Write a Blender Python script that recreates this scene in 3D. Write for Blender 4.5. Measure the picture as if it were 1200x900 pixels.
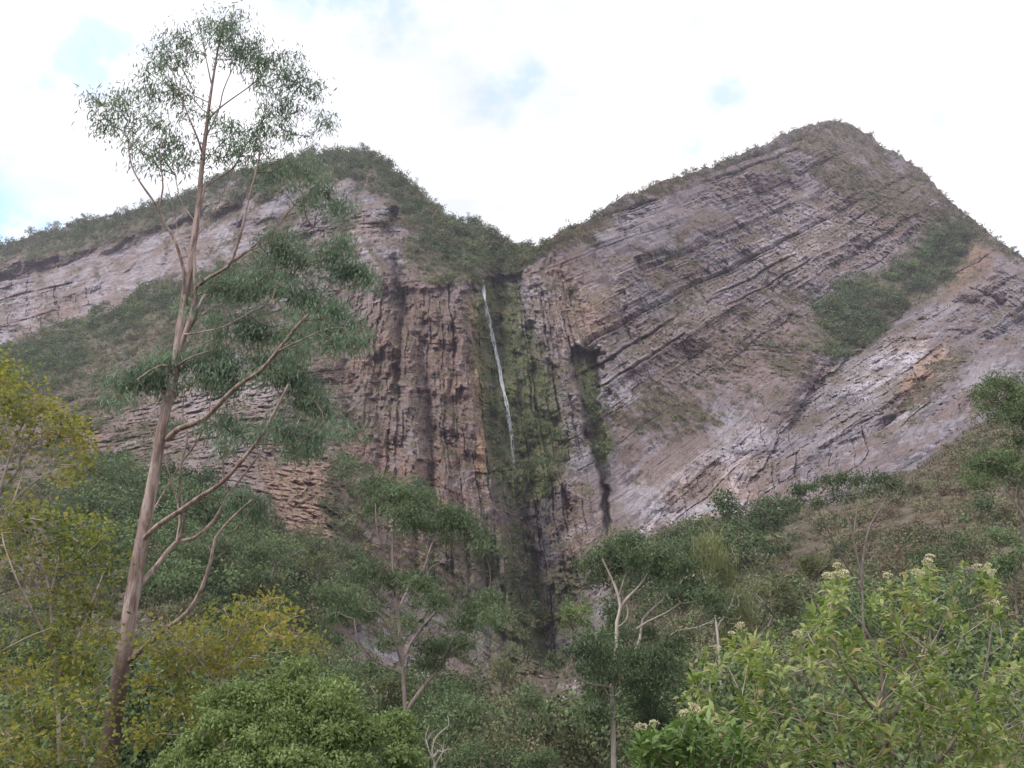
import bpy, math, random
import numpy as np

for o in list(bpy.data.objects):
    bpy.data.objects.remove(o)
scene = bpy.context.scene
COL = scene.collection
rad = math.radians

# ------------------------------------------------------------------ camera
PITCH = rad(20.0)
FOC = 1039.2                     # focal length in pixels of the 1200 x 900 photograph
CAMP = np.array([0.0, 0.0, 1.7])
cam_data = bpy.data.cameras.new('camera')
cam = bpy.data.objects.new('camera', cam_data)
COL.objects.link(cam)
cam.location = CAMP
cam.rotation_euler = (rad(90) + PITCH, 0, 0)
cam_data.sensor_width = 36.0
cam_data.lens = 36.0 * FOC / 1200.0
cam_data.clip_start = 0.1
cam_data.clip_end = 12000
scene.camera = cam
CP, SP = math.cos(PITCH), math.sin(PITCH)

# ------------------------------------------------------------------ sky and sun
SUN_EL, SUN_AZ = rad(50), rad(-126)          # azimuth from +Y towards +X: behind the camera on the left
world = bpy.data.worlds.new('World')
scene.world = world
world.use_nodes = True
wt = world.node_tree
wt.nodes.clear()

def view_dir(u, v):
    s = (450 - v) / FOC
    d = np.array([(u - 600) / FOC, CP - s * SP, SP + s * CP])
    return d / np.linalg.norm(d)

def wn(t, **kw):
    n = wt.nodes.new(t)
    for k, val in kw.items():
        setattr(n, k, val)
    return n
wout = wn('ShaderNodeOutputWorld'); bg = wn('ShaderNodeBackground')
bg.inputs['Strength'].default_value = 0.1
skyt = wn('ShaderNodeTexSky', sky_type='NISHITA', sun_disc=False)
skyt.sun_elevation = SUN_EL
skyt.sun_rotation = SUN_AZ
skyt.altitude = 1500
tc = wn('ShaderNodeTexCoord')
wob = wn('ShaderNodeTexNoise'); wob.inputs['Scale'].default_value = 13.0; wob.inputs['Detail'].default_value = 6
wt.links.new(tc.outputs['Generated'], wob.inputs['Vector'])
wsub = wn('ShaderNodeVectorMath', operation='SUBTRACT'); wsub.inputs[1].default_value = (.5, .5, .5)
wt.links.new(wob.outputs['Color'], wsub.inputs[0])
wsc = wn('ShaderNodeVectorMath', operation='SCALE'); wsc.inputs['Scale'].default_value = 0.11
wt.links.new(wsub.outputs[0], wsc.inputs[0])
wadd = wn('ShaderNodeVectorMath', operation='ADD')
wt.links.new(tc.outputs['Generated'], wadd.inputs[0]); wt.links.new(wsc.outputs[0], wadd.inputs[1])
# openings in the cloud where blue shows through: direction, angular radius, strength
gaps = [(122, 45, .030, .5), (98, 60, .034, .55), (72, 74, .028, .42), (140, 30, .03, .3), (612, 92, .042, .55), (560, 112, .045, .42), (860, 116, .036, .5), (815, 160, .028, .42), (1130, 130, .06, .30), (920, 85, .05, .15),
        (-10, 266, .06, 1.0), (50, 276, .035, .8), (1330, 60, .1, .8), (-200, 120, .12, .8), (1200, 290, .03, .25), (400, -200, .2, .9), (1000, -420, .25, .9)]
total = None
for (u, v, r, s) in gaps:
    ds = wn('ShaderNodeVectorMath', operation='DISTANCE')
    wt.links.new(wadd.outputs[0], ds.inputs[0]); ds.inputs[1].default_value = tuple(view_dir(u, v))
    mr = wn('ShaderNodeMapRange', interpolation_type='SMOOTHSTEP')
    wt.links.new(ds.outputs['Value'], mr.inputs['Value'])
    mr.inputs['From Min'].default_value = r * 0.25; mr.inputs['From Max'].default_value = r * 1.35
    mr.inputs['To Min'].default_value = s; mr.inputs['To Max'].default_value = 0.0
    if total is None:
        total = mr.outputs[0]
    else:
        mx = wn('ShaderNodeMath', operation='MAXIMUM')
        wt.links.new(total, mx.inputs[0]); wt.links.new(mr.outputs[0], mx.inputs[1]); total = mx.outputs[0]
gn = wn('ShaderNodeTexNoise'); gn.inputs['Scale'].default_value = 14; gn.inputs['Detail'].default_value = 8; gn.inputs['Roughness'].default_value = .62
wt.links.new(tc.outputs['Generated'], gn.inputs['Vector'])
gr_ = wn('ShaderNodeMapRange', interpolation_type='SMOOTHSTEP'); wt.links.new(gn.outputs['Fac'], gr_.inputs['Value'])
gr_.inputs['From Min'].default_value = .36; gr_.inputs['From Max'].default_value = .60; gr_.inputs['To Min'].default_value = .15; gr_.inputs['To Max'].default_value = 1.15
gm = wn('ShaderNodeMath', operation='MULTIPLY', use_clamp=True); wt.links.new(total, gm.inputs[0]); wt.links.new(gr_.outputs[0], gm.inputs[1]); total = gm.outputs[0]
cn = wn('ShaderNodeTexNoise'); cn.inputs['Scale'].default_value = 3.2; cn.inputs['Detail'].default_value = 7; cn.inputs['Roughness'].default_value = .55
cmap = wn('ShaderNodeMapping'); cmap.inputs['Scale'].default_value = (1, 1, 2.2)
wt.links.new(tc.outputs['Generated'], cmap.inputs['Vector']); wt.links.new(cmap.outputs[0], cn.inputs['Vector'])
cr = wn('ShaderNodeValToRGB')
cr.color_ramp.elements[0].position = .30; cr.color_ramp.elements[0].color = (7.2, 7.5, 8.3, 1)
cr.color_ramp.elements[1].position = .50; cr.color_ramp.elements[1].color = (10.6, 10.4, 10.9, 1)
wt.links.new(cn.outputs['Fac'], cr.inputs['Fac'])
skb = wn('ShaderNodeMix', data_type='RGBA', blend_type='MULTIPLY'); skb.inputs['Factor'].default_value = 1
skb.inputs[7].default_value = (3.9, 4.3, 3.7, 1)
wt.links.new(skyt.outputs[0], skb.inputs[6])
mixw = wn('ShaderNodeMix', data_type='RGBA')
wt.links.new(total, mixw.inputs['Factor']); wt.links.new(cr.outputs[0], mixw.inputs[6]); wt.links.new(skb.outputs[2], mixw.inputs[7])
wt.links.new(mixw.outputs[2], bg.inputs['Color'])
wt.links.new(bg.outputs[0], wout.inputs['Surface'])

sun = bpy.data.lights.new('sun', 'SUN')
sun.energy = 2.4
sun.angle = rad(12)
sun.color = (1.0, 0.96, 0.92)
suno = bpy.data.objects.new('sun', sun)
COL.objects.link(suno)
from mathutils import Vector, Matrix
sd = Vector((math.sin(SUN_AZ) * math.cos(SUN_EL), math.cos(SUN_AZ) * math.cos(SUN_EL), math.sin(SUN_EL)))
suno.rotation_euler = sd.to_track_quat('Z', 'Y').to_euler()
suno.location = (-80, -80, 160)

vs = scene.view_settings
vs.view_transform = 'Standard'; vs.look = 'None'; vs.gamma = 1.0; vs.use_curve_mapping = False
vs.exposure = 0.36
scene.render.engine = 'CYCLES'
cy = scene.cycles
cy.max_bounces = 6; cy.diffuse_bounces = 4; cy.glossy_bounces = 1; cy.transmission_bounces = 3; cy.transparent_max_bounces = 8
cy.volume_bounces = 1
cy.use_denoising = True

# ------------------------------------------------------------------ helpers: numbers
def P(u, v, D):
    """point at photograph pixel (u, v) and forward distance D (metres along +Y)"""
    u = np.asarray(u, float); v = np.asarray(v, float); D = np.asarray(D, float)
    s = (450 - v) / FOC
    fy = CP - s * SP
    return np.stack([(u - 600) / FOC / fy * D, D + 0 * u, CAMP[2] + (SP + s * CP) / fy * D], -1)

def _h(a):
    a = a.astype(np.uint32)
    a = (a ^ (a >> 16)) * np.uint32(0x7feb352d)
    a = (a ^ (a >> 15)) * np.uint32(0x846ca68b)
    return a ^ (a >> 16)

def hsh(*k):
    h = np.uint32(0x9e3779b9)
    with np.errstate(over='ignore'):
        h = np.zeros(np.shape(k[0]), np.uint32) + h
        for q in k:
            h = _h(h + np.asarray(q).astype(np.int64).astype(np.uint32) * np.uint32(0x85ebca6b) + np.uint32(0xc2b2ae35))
    return h.astype(np.float64) / 4294967296.0

def vn(p, seed=0):
    """value noise, p (..., 2 or 3), result about -1..1"""
    i = np.floor(p); f = p - i; f = f * f * (3 - 2 * f); i = i.astype(np.int64)
    nd = p.shape[-1]
    out = 0
    for c in range(2 ** nd):
        w = 1.0; ks = []
        for a in range(nd):
            b = (c >> a) & 1
            w = w * (f[..., a] if b else 1 - f[..., a]); ks.append(i[..., a] + b)
        out = out + w * hsh(*ks, np.full(ks[0].shape, seed))
    return out * 2 - 1

def fbm(p, seed=0, oct=4, gain=.5):
    s = 0; a = 1.0; n = 0
    for o in range(oct):
        s = s + a * vn(p * 2.03 ** o + 17.3 * o, seed + o); n += a; a *= gain
    return s / n

def sst(x, a, b):
    t = np.clip((x - a) / (b - a), 0, 1)
    return t * t * (3 - 2 * t)

def poly_sd(U, V, pts):
    """signed distance to a polygon, negative inside"""
    pts = np.array(pts, float)
    d = np.full(U.shape, 1e9); ins = np.zeros(U.shape, bool)
    for a, b in zip(pts, np.roll(pts, -1, 0)):
        e = b - a; L = (e ** 2).sum() + 1e-9
        t = np.clip(((U - a[0]) * e[0] + (V - a[1]) * e[1]) / L, 0, 1)
        d = np.minimum(d, np.hypot(U - a[0] - t * e[0], V - a[1] - t * e[1]))
        c = ((a[1] > V) != (b[1] > V))
        with np.errstate(divide='ignore', invalid='ignore'):
            x = (b[0] - a[0]) * (V - a[1]) / (b[1] - a[1] + 1e-12) + a[0]
        ins ^= c & (U < x)
    return np.where(ins, -d, d)

def path_d(U, V, pts):
    """distance to an open polyline, parameter 0..1 along it, side (+ right of travel)"""
    pts = np.array(pts, float)
    d = np.full(U.shape, 1e9); tt = np.zeros(U.shape); sd_ = np.zeros(U.shape)
    n = len(pts) - 1
    for i in range(n):
        a, b = pts[i], pts[i + 1]; e = b - a; L = (e ** 2).sum() + 1e-9
        t = np.clip(((U - a[0]) * e[0] + (V - a[1]) * e[1]) / L, 0, 1)
        dx, dy = U - a[0] - t * e[0], V - a[1] - t * e[1]
        dd = np.hypot(dx, dy); m = dd < d
        d = np.where(m, dd, d); tt = np.where(m, (i + t) / n, tt)
        sd_ = np.where(m, np.sign(e[0] * dy - e[1] * dx), sd_)
    return d, tt, sd_

# ------------------------------------------------------------------ helpers: meshes
def mesh_np(name, V, faces, mat=None, parent=None, attrs=None, smooth=False):
    """faces: list of int arrays (n, k)"""
    me = bpy.data.meshes.new(name)
    V = np.asarray(V, np.float32)
    faces = [f for f in faces if len(f)]
    idx = np.concatenate([f.ravel() for f in faces]).astype(np.int32)
    sizes = np.concatenate([np.full(len(f), f.shape[1]) for f in faces])
    starts = np.concatenate([[0], np.cumsum(sizes)[:-1]]).astype(np.int32)
    me.vertices.add(len(V)); me.vertices.foreach_set('co', V.ravel())
    me.loops.add(len(idx)); me.loops.foreach_set('vertex_index', idx)
    me.polygons.add(len(sizes)); me.polygons.foreach_set('loop_start', starts)
    me.polygons.foreach_set('use_smooth', np.full(len(sizes), bool(smooth)))
    for k, a in (attrs or {}).items():
        me.attributes.new(k, 'FLOAT', 'POINT').data.foreach_set('value', np.asarray(a, np.float32))
    me.update(calc_edges=True)
    if mat: me.materials.append(mat)
    o = bpy.data.objects.new(name, me)
    COL.objects.link(o)
    if parent: o.parent = parent
    return o

def tag(o, label=None, cat=None, group=None, kind=None):
    for k, val in (('label', label), ('category', cat), ('group', group), ('kind', kind)):
        if val: o[k] = val
    return o

def empty(name, loc, label, cat, group=None):
    o = bpy.data.objects.new(name, None)
    o.location = loc; o.empty_display_size = .5
    COL.objects.link(o)
    return tag(o, label, cat, group)

# ------------------------------------------------------------------ helpers: materials
class NT:
    def __init__(s, name):
        s.m = bpy.data.materials.new(name); s.m.use_nodes = True
        s.t = s.m.node_tree; s.t.nodes.clear()
        s.out = s.t.nodes.new('ShaderNodeOutputMaterial')
    def n(s, t, ins=None, **kw):
        x = s.t.nodes.new(t)
        for k, v in kw.items(): setattr(x, k, v)
        for k, v in (ins or {}).items(): s.set(x.inputs[k], v)
        return x
    def set(s, sock, v):
        if isinstance(v, bpy.types.NodeSocket): s.t.links.new(v, sock)
        elif isinstance(v, tuple) and len(v) == 3 and sock.type == 'RGBA': sock.default_value = (*v, 1)
        else: sock.default_value = v
    def math(s, op, a, b=0.0, clamp=False):
        x = s.n('ShaderNodeMath', {0: a, 1: b}, operation=op, use_clamp=clamp); return x.outputs[0]
    def mix(s, f, a, b, blend='MIX'):
        x = s.n('ShaderNodeMix', {'Factor': f, 6: a, 7: b}, data_type='RGBA', blend_type=blend); return x.outputs[2]
    def attr(s, k):
        return s.n('ShaderNodeAttribute', attribute_name=k, attribute_type='GEOMETRY').outputs['Fac']
    def ramp(s, f, lo, hi):
        return s.n('ShaderNodeMapRange', {'Value': f, 'From Min': lo, 'From Max': hi}, interpolation_type='SMOOTHSTEP').outputs[0]
    def pos(s, rot=(0, 0, 0), scale=(1, 1, 1)):
        c = s.n('ShaderNodeNewGeometry').outputs['Position']
        r = s.n('ShaderNodeMapping', {'Vector': c, 'Rotation': rot}).outputs[0]
        return s.n('ShaderNodeMapping', {'Vector': r, 'Scale': scale}).outputs[0]
    def noise(s, vec, scale, detail=4, rough=.55, dist=0.0):
        return s.n('ShaderNodeTexNoise', {'Vector': vec, 'Scale': scale, 'Detail': detail, 'Roughness': rough, 'Distortion': dist}).outputs['Fac']
    def finish(s, col, rough=.9, bump=None, bstr=.5, bdist=.3, spec=.2, trans=None):
        p = s.n('ShaderNodeBsdfPrincipled', {'Base Color': col, 'Roughness': rough, 'Specular IOR Level': spec})
        if bump is not None:
            b = s.n('ShaderNodeBump', {'Height': bump, 'Strength': bstr, 'Distance': bdist})
            s.t.links.new(b.outputs[0], p.inputs['Normal'])
        sh = p.outputs[0]
        if trans:
            tr = s.n('ShaderNodeBsdfTranslucent', {'Color': trans[0]})
            sh = s.n('ShaderNodeMixShader', {0: trans[1], 1: sh, 2: tr.outputs[0]}).outputs[0]
        s.t.links.new(sh, s.out.inputs['Surface'])
        return s.m

# ================================================================== the mountain
SKY = [(-900, 470), (-500, 380), (-260, 320), (-80, 296), (0, 287), (60, 270), (130, 252), (180, 240), (240, 215), (290, 197), (330, 188), (385, 177), (425, 180),
       (452, 192), (475, 212), (500, 240), (530, 262), (560, 268), (590, 283), (612, 292), (632, 290), (655, 276), (690, 254), (730, 230),
       (765, 216), (800, 206), (850, 190), (890, 170), (930, 152), (958, 146), (972, 141), (990, 141), (1004, 150), (1020, 156), (1034, 172), (1052, 178), (1065, 190), (1085, 206),
       (1105, 228), (1140, 258), (1170, 280), (1200, 303), (1260, 345), (1400, 410), (1700, 520), (2100, 620)]
CTRL = [  # u, v, forward distance: what the mountain is, as points in space
    # right mountain
    (980, 145, 540), (1200, 302, 470), (1105, 230, 510), (890, 172, 490), (800, 206, 430), (730, 230, 395), (650, 278, 345),
    (640, 340, 318), (640, 450, 288), (655, 560, 262), (660, 680, 240), (655, 790, 226), (720, 350, 335), (720, 480, 290), (720, 620, 258), (730, 700, 225),
    (800, 300, 385), (800, 420, 332), (800, 540, 285), (800, 620, 258), (900, 260, 450), (900, 380, 375), (900, 500, 305), (900, 580, 262),
    (1000, 220, 495), (1000, 330, 430), (1000, 430, 345), (1000, 530, 268), (1100, 300, 468), (1070, 370, 395), (1120, 420, 318), (1100, 490, 268),
    (1200, 380, 400), (1200, 440, 290), (1190, 520, 205), (1200, 640, 125), (1100, 640, 135), (1000, 640, 160), (900, 660, 175), (850, 680, 178),
    (1000, 760, 96), (800, 760, 145), (1200, 800, 70), (1400, 430, 420), (1400, 600, 190), (1700, 560, 300), (1400, 800, 70), (2100, 700, 250), (2100,640,300),
    # left mountain
    (610, 293, 372), (560, 270, 385), (500, 242, 395), (450, 190, 425), (390, 177, 445), (320, 190, 470), (180, 240, 530), (0, 287, 600), (-300, 330, 700), (-900, 480, 800),
    (560, 330, 318), (540, 400, 292), (540, 500, 268), (540, 620, 240), (540, 720, 222), (470, 300, 330), (455, 380, 298), (470, 480, 265), (470, 600, 232),
    (470, 700, 205), (390, 260, 385), (400, 380, 310), (400, 480, 268), (400, 560, 228), (390, 660, 182), (330, 620, 185), (320, 540, 225), (310, 420, 290), (300, 320, 385),
    (200, 300, 455), (200, 350, 425), (200, 430, 320), (200, 520, 240), (200, 620, 150), (100, 330, 505), (60, 400, 445), (60, 470, 330), (60, 560, 220), (60, 680, 130),
    (-200, 400, 480), (-200, 560, 240), (-200, 720, 110), (-900, 600, 300), (-900, 760, 110), (300, 720, 130), (420, 760, 140),
    # foot of the slopes
    (600, 800, 205), (640, 830, 170), (560, 850, 120), (700, 860, 105), (600, 900, 75), (300, 820, 80), (60, 820, 72), (900, 860, 62), (1150, 900, 46),
    (0, 900, 48), (300, 900, 52), (900, 900, 52), (600, 1000, 34), (0, 1000, 30), (1200, 1000, 30), (-900, 1000, 30), (2100, 1000, 30), (2100, 860, 60), (-900, 880, 60), (1500, 920, 42), (-400, 920, 44)]
_C = np.array(CTRL, float)
_cx = _C[:, :2] / 300.0
def _phi(r): return r                # biharmonic-like, no overshoot
_A = _phi(np.linalg.norm(_cx[:, None] - _cx[None], axis=2)) + np.eye(len(_cx)) * -.012
_n = len(_cx)
_M = np.zeros((_n + 3, _n + 3)); _M[:_n, :_n] = _A; _M[:_n, _n] = 1; _M[:_n, _n + 1:] = _cx; _M[_n:, :_n] = _M[:_n, _n:].T
_w = np.linalg.solve(_M, np.concatenate([np.log(_C[:, 2]), np.zeros(3)]))
def base_depth(U, V):
    sh = U.shape; q = np.stack([U.ravel(), V.ravel()], 1) / 300.0
    out = _w[_n] + q @ _w[_n + 1:]
    for i in range(_n):
        out += _w[i] * np.hypot(q[:, 0] - _cx[i, 0], q[:, 1] - _cx[i, 1])
    return np.exp(out).reshape(sh)

ucols = np.concatenate([np.linspace(-900, -120, 60, endpoint=False), np.linspace(-120, 0, 60, endpoint=False), np.linspace(0, 1200, 1120, endpoint=False),
                        np.linspace(1200, 1320, 60, endpoint=False), np.linspace(1320, 2100, 60)])
NR = 760
tr = np.linspace(0, 1, NR)
sk = np.array(SKY, float)
vtop = np.interp(ucols, sk[:, 0], sk[:, 1])
k7 = np.ones(5) / 5
inner = (ucols > -50) & (ucols < 1250)
vs_ = np.convolve(np.pad(vtop, 2, 'edge'), k7, 'valid'); vtop = np.where(inner, vs_, vtop)
vtop = vtop + np.where(ucols < 640, 9.0, 7.5) * fbm(np.stack([ucols / 30, ucols * 0], -1), 5, 5, .62) + 1.4 * vn(np.stack([ucols / 4.1, ucols * 0], -1), 9)
U = np.repeat(ucols[None], NR, 0)
V = vtop[None] + tr[:, None] * (1000 - vtop[None])

_q = np.stack([U, V], -1)
WU = U + 16 * fbm(_q / 40, 21, 5, .6); WV = V + 16 * fbm(_q / 40, 31, 5, .6)
def M(pts, f=12): return 1 - sst(poly_sd(WU, WV, pts), -1.6 * f, 1.9 * f)

m = {}
# dry brush and grass
brush = np.zeros(U.shape)
for pts, f, a in [
    ([(-900, 380), (-260, 300), (0, 275), (180, 228), (320, 178), (440, 170), (500, 228), (610, 282), (640, 296), (600, 320), (560, 325), (520, 345), (480, 330), (462, 262), (420, 225), (330, 218), (230, 262), (100, 296), (0, 318), (-260, 350), (-900, 500)], 12, .95),
    ([(0, 396), (80, 372), (150, 348), (215, 322), (270, 300), (340, 300), (340, 330), (400, 400), (370, 425), (240, 420), (190, 440), (140, 478), (40, 480), (-60, 500), (-300, 520), (-900, 640), (-900, 480), (-260, 430)], 12, .95),
    ([(-900, 620), (0, 500), (80, 500), (200, 560), (300, 600), (330, 640), (420, 640), (430, 720), (380, 800), (0, 800), (-900, 800)], 16, .8),
    ([(380, 510), (430, 540), (440, 620), (400, 640), (380, 570)], 10, .8),
    ([(240, 255), (330, 225), (420, 225), (430, 300), (400, 400), (300, 420), (240, 330)], 16, .52), ([(40, 470), (200, 480), (240, 560), (60, 560)], 16, .55), ([(330, 400), (430, 400), (440, 520), (380, 540), (330, 500)], 16, .42), ([(560, 780), (640, 770), (720, 780), (720, 830), (560, 830)], 10, .45), ([(420, 640), (520, 640), (560, 780), (420, 780)], 16, .4),
    ([(880, 170), (985, 135), (1040, 170), (1100, 220), (1210, 300), (1160, 300), (1080, 262), (1000, 270), (960, 220), (900, 200)], 14, .75),
    ([(640, 300), (655, 270), (730, 225), (800, 200), (890, 168), (880, 188), (800, 222), (740, 248), (680, 290)], 8, .7),
    ([(1128, 252), (1165, 278), (1100, 330), (1030, 385), (985, 425), (950, 418), (948, 360), (975, 335), (1040, 310), (1080, 280)], 9, 1.0),
    ([(760, 440), (850, 385), (905, 345), (960, 340), (965, 430), (900, 460), (820, 500), (740, 520), (690, 520), (700, 480)], 16, .55),
    ([(780, 260), (840, 250), (830, 330), (790, 400), (760, 380)], 14, .35),
    ([(1030, 480), (1090, 430), (1140, 400), (1150, 425), (1090, 475), (1060, 510)], 8, .6),
    ([(735, 650), (800, 625), (860, 612), (930, 594), (1010, 584), (1085, 536), (1135, 503), (1210, 452), (1400, 460), (2100, 640), (2100, 1000), (700, 1000), (690, 800)], 9, 1.0),
    ([(-900, 760), (0, 720), (380, 760), (470, 790), (560, 800), (600, 815), (690, 810), (760, 780), (2100, 780), (2100, 1100), (-900, 1100)], 14, 1.0),
    ([(655, 300), (690, 300), (672, 360), (700, 420), (716, 520), (735, 540), (700, 545), (690, 500), (668, 420), (640, 350)], 7, .35),
]:
    brush = np.maximum(brush, a * M(pts, f))
# lush green
green = np.zeros(U.shape)
for pts, f, a in [
    ([(1128, 256), (1160, 276), (1100, 330), (1030, 385), (985, 425), (955, 415), (950, 365), (975, 338), (1040, 312), (1080, 280)], 10, .9),
    ([(-260, 440), (0, 400), (100, 365), (210, 330), (330, 305), (340, 330), (230, 360), (160, 380), (80, 440), (-60, 470)], 12, .65),
    ([(440, 190), (500, 230), (600, 285), (610, 315), (560, 310), (500, 290), (460, 240)], 10, .75),
    ([(-300, 300), (0, 275), (180, 228), (320, 178), (440, 170), (460, 215), (330, 214), (180, 262), (0, 308), (-300, 350)], 8, .6),
    ([(500, 265), (600, 285), (630, 300), (600, 330), (530, 330), (500, 300)], 10, .5),
    ([(60, 580), (140, 540), (260, 590), (330, 640), (420, 660), (400, 720), (200, 700), (80, 660)], 14, .7),
    ([(760, 640), (860, 590), (930, 580), (900, 660), (820, 720), (740, 700)], 12, .7),
    ([(400, 800), (500, 800), (600, 815), (740, 800), (900, 700), (1200, 720), (1200, 1000), (0, 1000), (0, 780)], 14, .6),
]:
    green = np.maximum(green, a * M(pts, f))
woody = np.zeros(U.shape)
for pts, f in [([(-900, 380), (-260, 300), (0, 275), (180, 228), (320, 178), (440, 170), (500, 228), (610, 282), (640, 296), (600, 320), (560, 325), (520, 345), (480, 330), (462, 262), (420, 225), (330, 218), (230, 262), (100, 296), (0, 318), (-260, 350), (-900, 500)], 9),
               ([(0, 396), (80, 372), (150, 348), (215, 322), (270, 300), (340, 300), (340, 330), (400, 400), (370, 425), (240, 420), (190, 440), (140, 478), (40, 480), (-60, 500), (-300, 520), (-300, 430)], 9),
               ([(760, 640), (860, 590), (930, 580), (900, 660), (820, 720), (740, 700)], 9), ([(60, 560), (140, 540), (260, 590), (330, 640), (430, 650), (400, 740), (200, 720), (80, 680)], 9),
               ([(735, 650), (860, 612), (1010, 590), (1130, 510), (1300, 450), (1300, 900), (700, 900)], 9)]:
    woody = np.maximum(woody, M(pts, f) * (.35 if pts[0] == (735, 650) else .55 if pts[0] == (-900, 380) else 1))
warm = np.zeros(U.shape)
for pts, f, a in [
    ([(380, 400), (470, 330), (560, 360), (568, 540), (560, 640), (500, 690), (400, 700), (300, 640), (300, 540), (380, 530)], 26, .9),
    ([(552, 360), (560, 350), (570, 420), (574, 520), (566, 560), (556, 540), (553, 440)], 5, 1.0),
    ([(310, 545), (380, 540), (410, 600), (390, 640), (320, 620)], 10, .9),
    ([(60, 480), (200, 500), (200, 540), (60, 540)], 14, .5),
    ([(1130, 262), (1175, 285), (1150, 330), (1105, 345), (1095, 320)], 10, .75),
    ([(40, 340), (90, 345), (80, 380), (30, 380)], 10, .6),
    ([(760, 380), (860, 380), (960, 400), (960, 450), (860, 450), (780, 430)], 18, .5),
    ([(950, 165), (975, 165), (975, 190), (950, 190)], 4, .8),
    ([(640, 290), (700, 300), (720, 360), (690, 380), (640, 330)], 16, .35),
    ([(560, 760), (650, 770), (660, 830), (560, 830)], 10, .4),
    ([(640, 560), (710, 560), (735, 600), (730, 690), (660, 690)], 16, .3),
]:
    warm = np.maximum(warm, a * M(pts, f))
pale = np.zeros(U.shape)
for pts, f, a in [
    ([(-60, 350), (0, 335), (100, 300), (210, 275), (300, 240), (330, 260), (220, 310), (130, 350), (20, 390), (-60, 400)], 12, .38),
    ([(1038, 402), (1085, 388), (1085, 420), (1020, 470), (990, 460), (1000, 440)], 6, 1.0),
    ([(1060, 440), (1105, 412), (1125, 425), (1060, 500), (1035, 500)], 6, .9),
    ([(740, 560), (830, 510), (890, 500), (885, 600), (800, 630), (745, 640)], 20, .6),
    ([(862, 572), (892, 568), (888, 598), (862, 600)], 3, 1.0),
    ([(880, 275), (930, 235), (960, 215), (990, 240), (1010, 275), (930, 320), (870, 310)], 14, .6),
    ([(620, 330), (690, 350), (720, 420), (660, 420), (620, 380)], 18, .55),
    ([(712, 450), (760, 430), (780, 460), (712, 505)], 8, .6),
    ([(400, 250), (440, 250), (470, 300), (468, 410), (440, 420), (420, 330)], 8, .5),
    ([(205, 455), (310, 440), (325, 490), (250, 525), (210, 490)], 10, .55),
    ([(640, 640), (660, 590), (690, 580), (715, 600), (720, 650), (680, 650)], 10, .5),
]:
    pale = np.maximum(pale, a * M(pts, f))
ochre = np.maximum(1 - sst(path_d(U + 4 * vn(_q / 11, 401), V, [(552, 350), (558, 400), (563, 460), (566, 520), (562, 560)])[0], 2.5, 8.5), .5 * M([(310, 550), (380, 548), (400, 600), (385, 630), (320, 615)], 8))
ochre = np.maximum(ochre, .8 * M([(1075, 425), (1105, 412), (1122, 425), (1075, 465), (1060, 455)], 4)); ochre = np.maximum(ochre, .55 * M([(1120, 290), (1150, 275), (1165, 300), (1120, 340), (1100, 335)], 6))
ochre = np.maximum(ochre, .5 * M([(655, 330), (720, 345), (715, 400), (660, 400)], 14))
moss = np.zeros(U.shape)
for pts, f, a in [
    ([(558, 335), (585, 325), (607, 335), (620, 400), (650, 450), (665, 520), (650, 580), (600, 600), (568, 560), (565, 430)], 7, .9),
    ([(560, 640), (610, 620), (640, 700), (655, 790), (600, 800), (585, 740)], 10, .75),
    ([(470, 640), (560, 640), (600, 780), (520, 760), (470, 700)], 16, .4),
    ([(668, 415), (706, 415), (700, 470), (722, 530), (700, 545), (684, 490)], 4, .85),
    ([(640, 680), (680, 660), (690, 740), (650, 740)], 8, .5),
]:
    moss = np.maximum(moss, a * M(pts, f))
wet_shade = np.zeros(U.shape)  # wet gully rock, plus shade painted into the crevice and rifts
for pts, f, a in [
    ([(575, 330), (597, 330), (607, 420), (628, 520), (650, 560), (662, 640), (665, 760), (640, 790), (615, 700), (603, 600), (590, 480)], 6, .9),
    ([(670, 412), (706, 412), (700, 470), (716, 540), (716, 620), (707, 620), (686, 500)], 3, .55),  # crevice right of the gully: its shade painted as dark rock
    ([(458, 300), (472, 330), (478, 420), (468, 420), (458, 360)], 3, .6),  # overhang shadow beside the left buttress, painted in
    ([(494, 420), (512, 420), (514, 560), (500, 600), (492, 520)], 5, .2),  # rift in the left wall, shade lightly painted along its recess
    ([(565, 640), (600, 640), (615, 760), (590, 780)], 6, .5),
]:
    wet_shade = np.maximum(wet_shade, a * M(pts, f))

D = base_depth(U, V)
# --- big forms, in metres of recess (+) or projection (-)
F = np.zeros(U.shape)
d, t, s = path_d(WU, WV, [(585, 300), (590, 400), (602, 500), (622, 600), (640, 700), (655, 790), (650, 840)])
F += 17 * np.exp(-(d / 25) ** 2) * (1 - .35 * t) + 4 * np.exp(-(d / 9) ** 2)
sd = poly_sd(WU, WV, [(567, 330), (612, 318), (628, 400), (655, 450), (662, 560), (668, 640), (662, 780), (615, 760), (590, 640), (574, 560), (569, 440)])
F += 7 * (1 - sst(sd, -3, 3))
d, t, s = path_d(U + 3 * vn(np.stack([U / 6, V / 9], -1), 3), V, [(686, 412), (690, 470), (702, 530), (708, 560), (711, 625)])
wdt = np.interp(t, [0, .25, .5, .75, 1], [18, 11, 9, 4, 3]) * (1 + .35 * fbm(_q / 9, 301, 3))
F += 12 * (1 - sst(d, wdt - 2.5, wdt + 2.5)) * (1 - sst(V, 600, 640)) * sst(V + 9 * fbm(_q / 12, 300, 3), 407, 414)
d, t, s = path_d(WU, WV, [(640, 300), (668, 350), (700, 420), (740, 560)]); F += 5 * np.exp(-(d / 9) ** 2)
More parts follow.
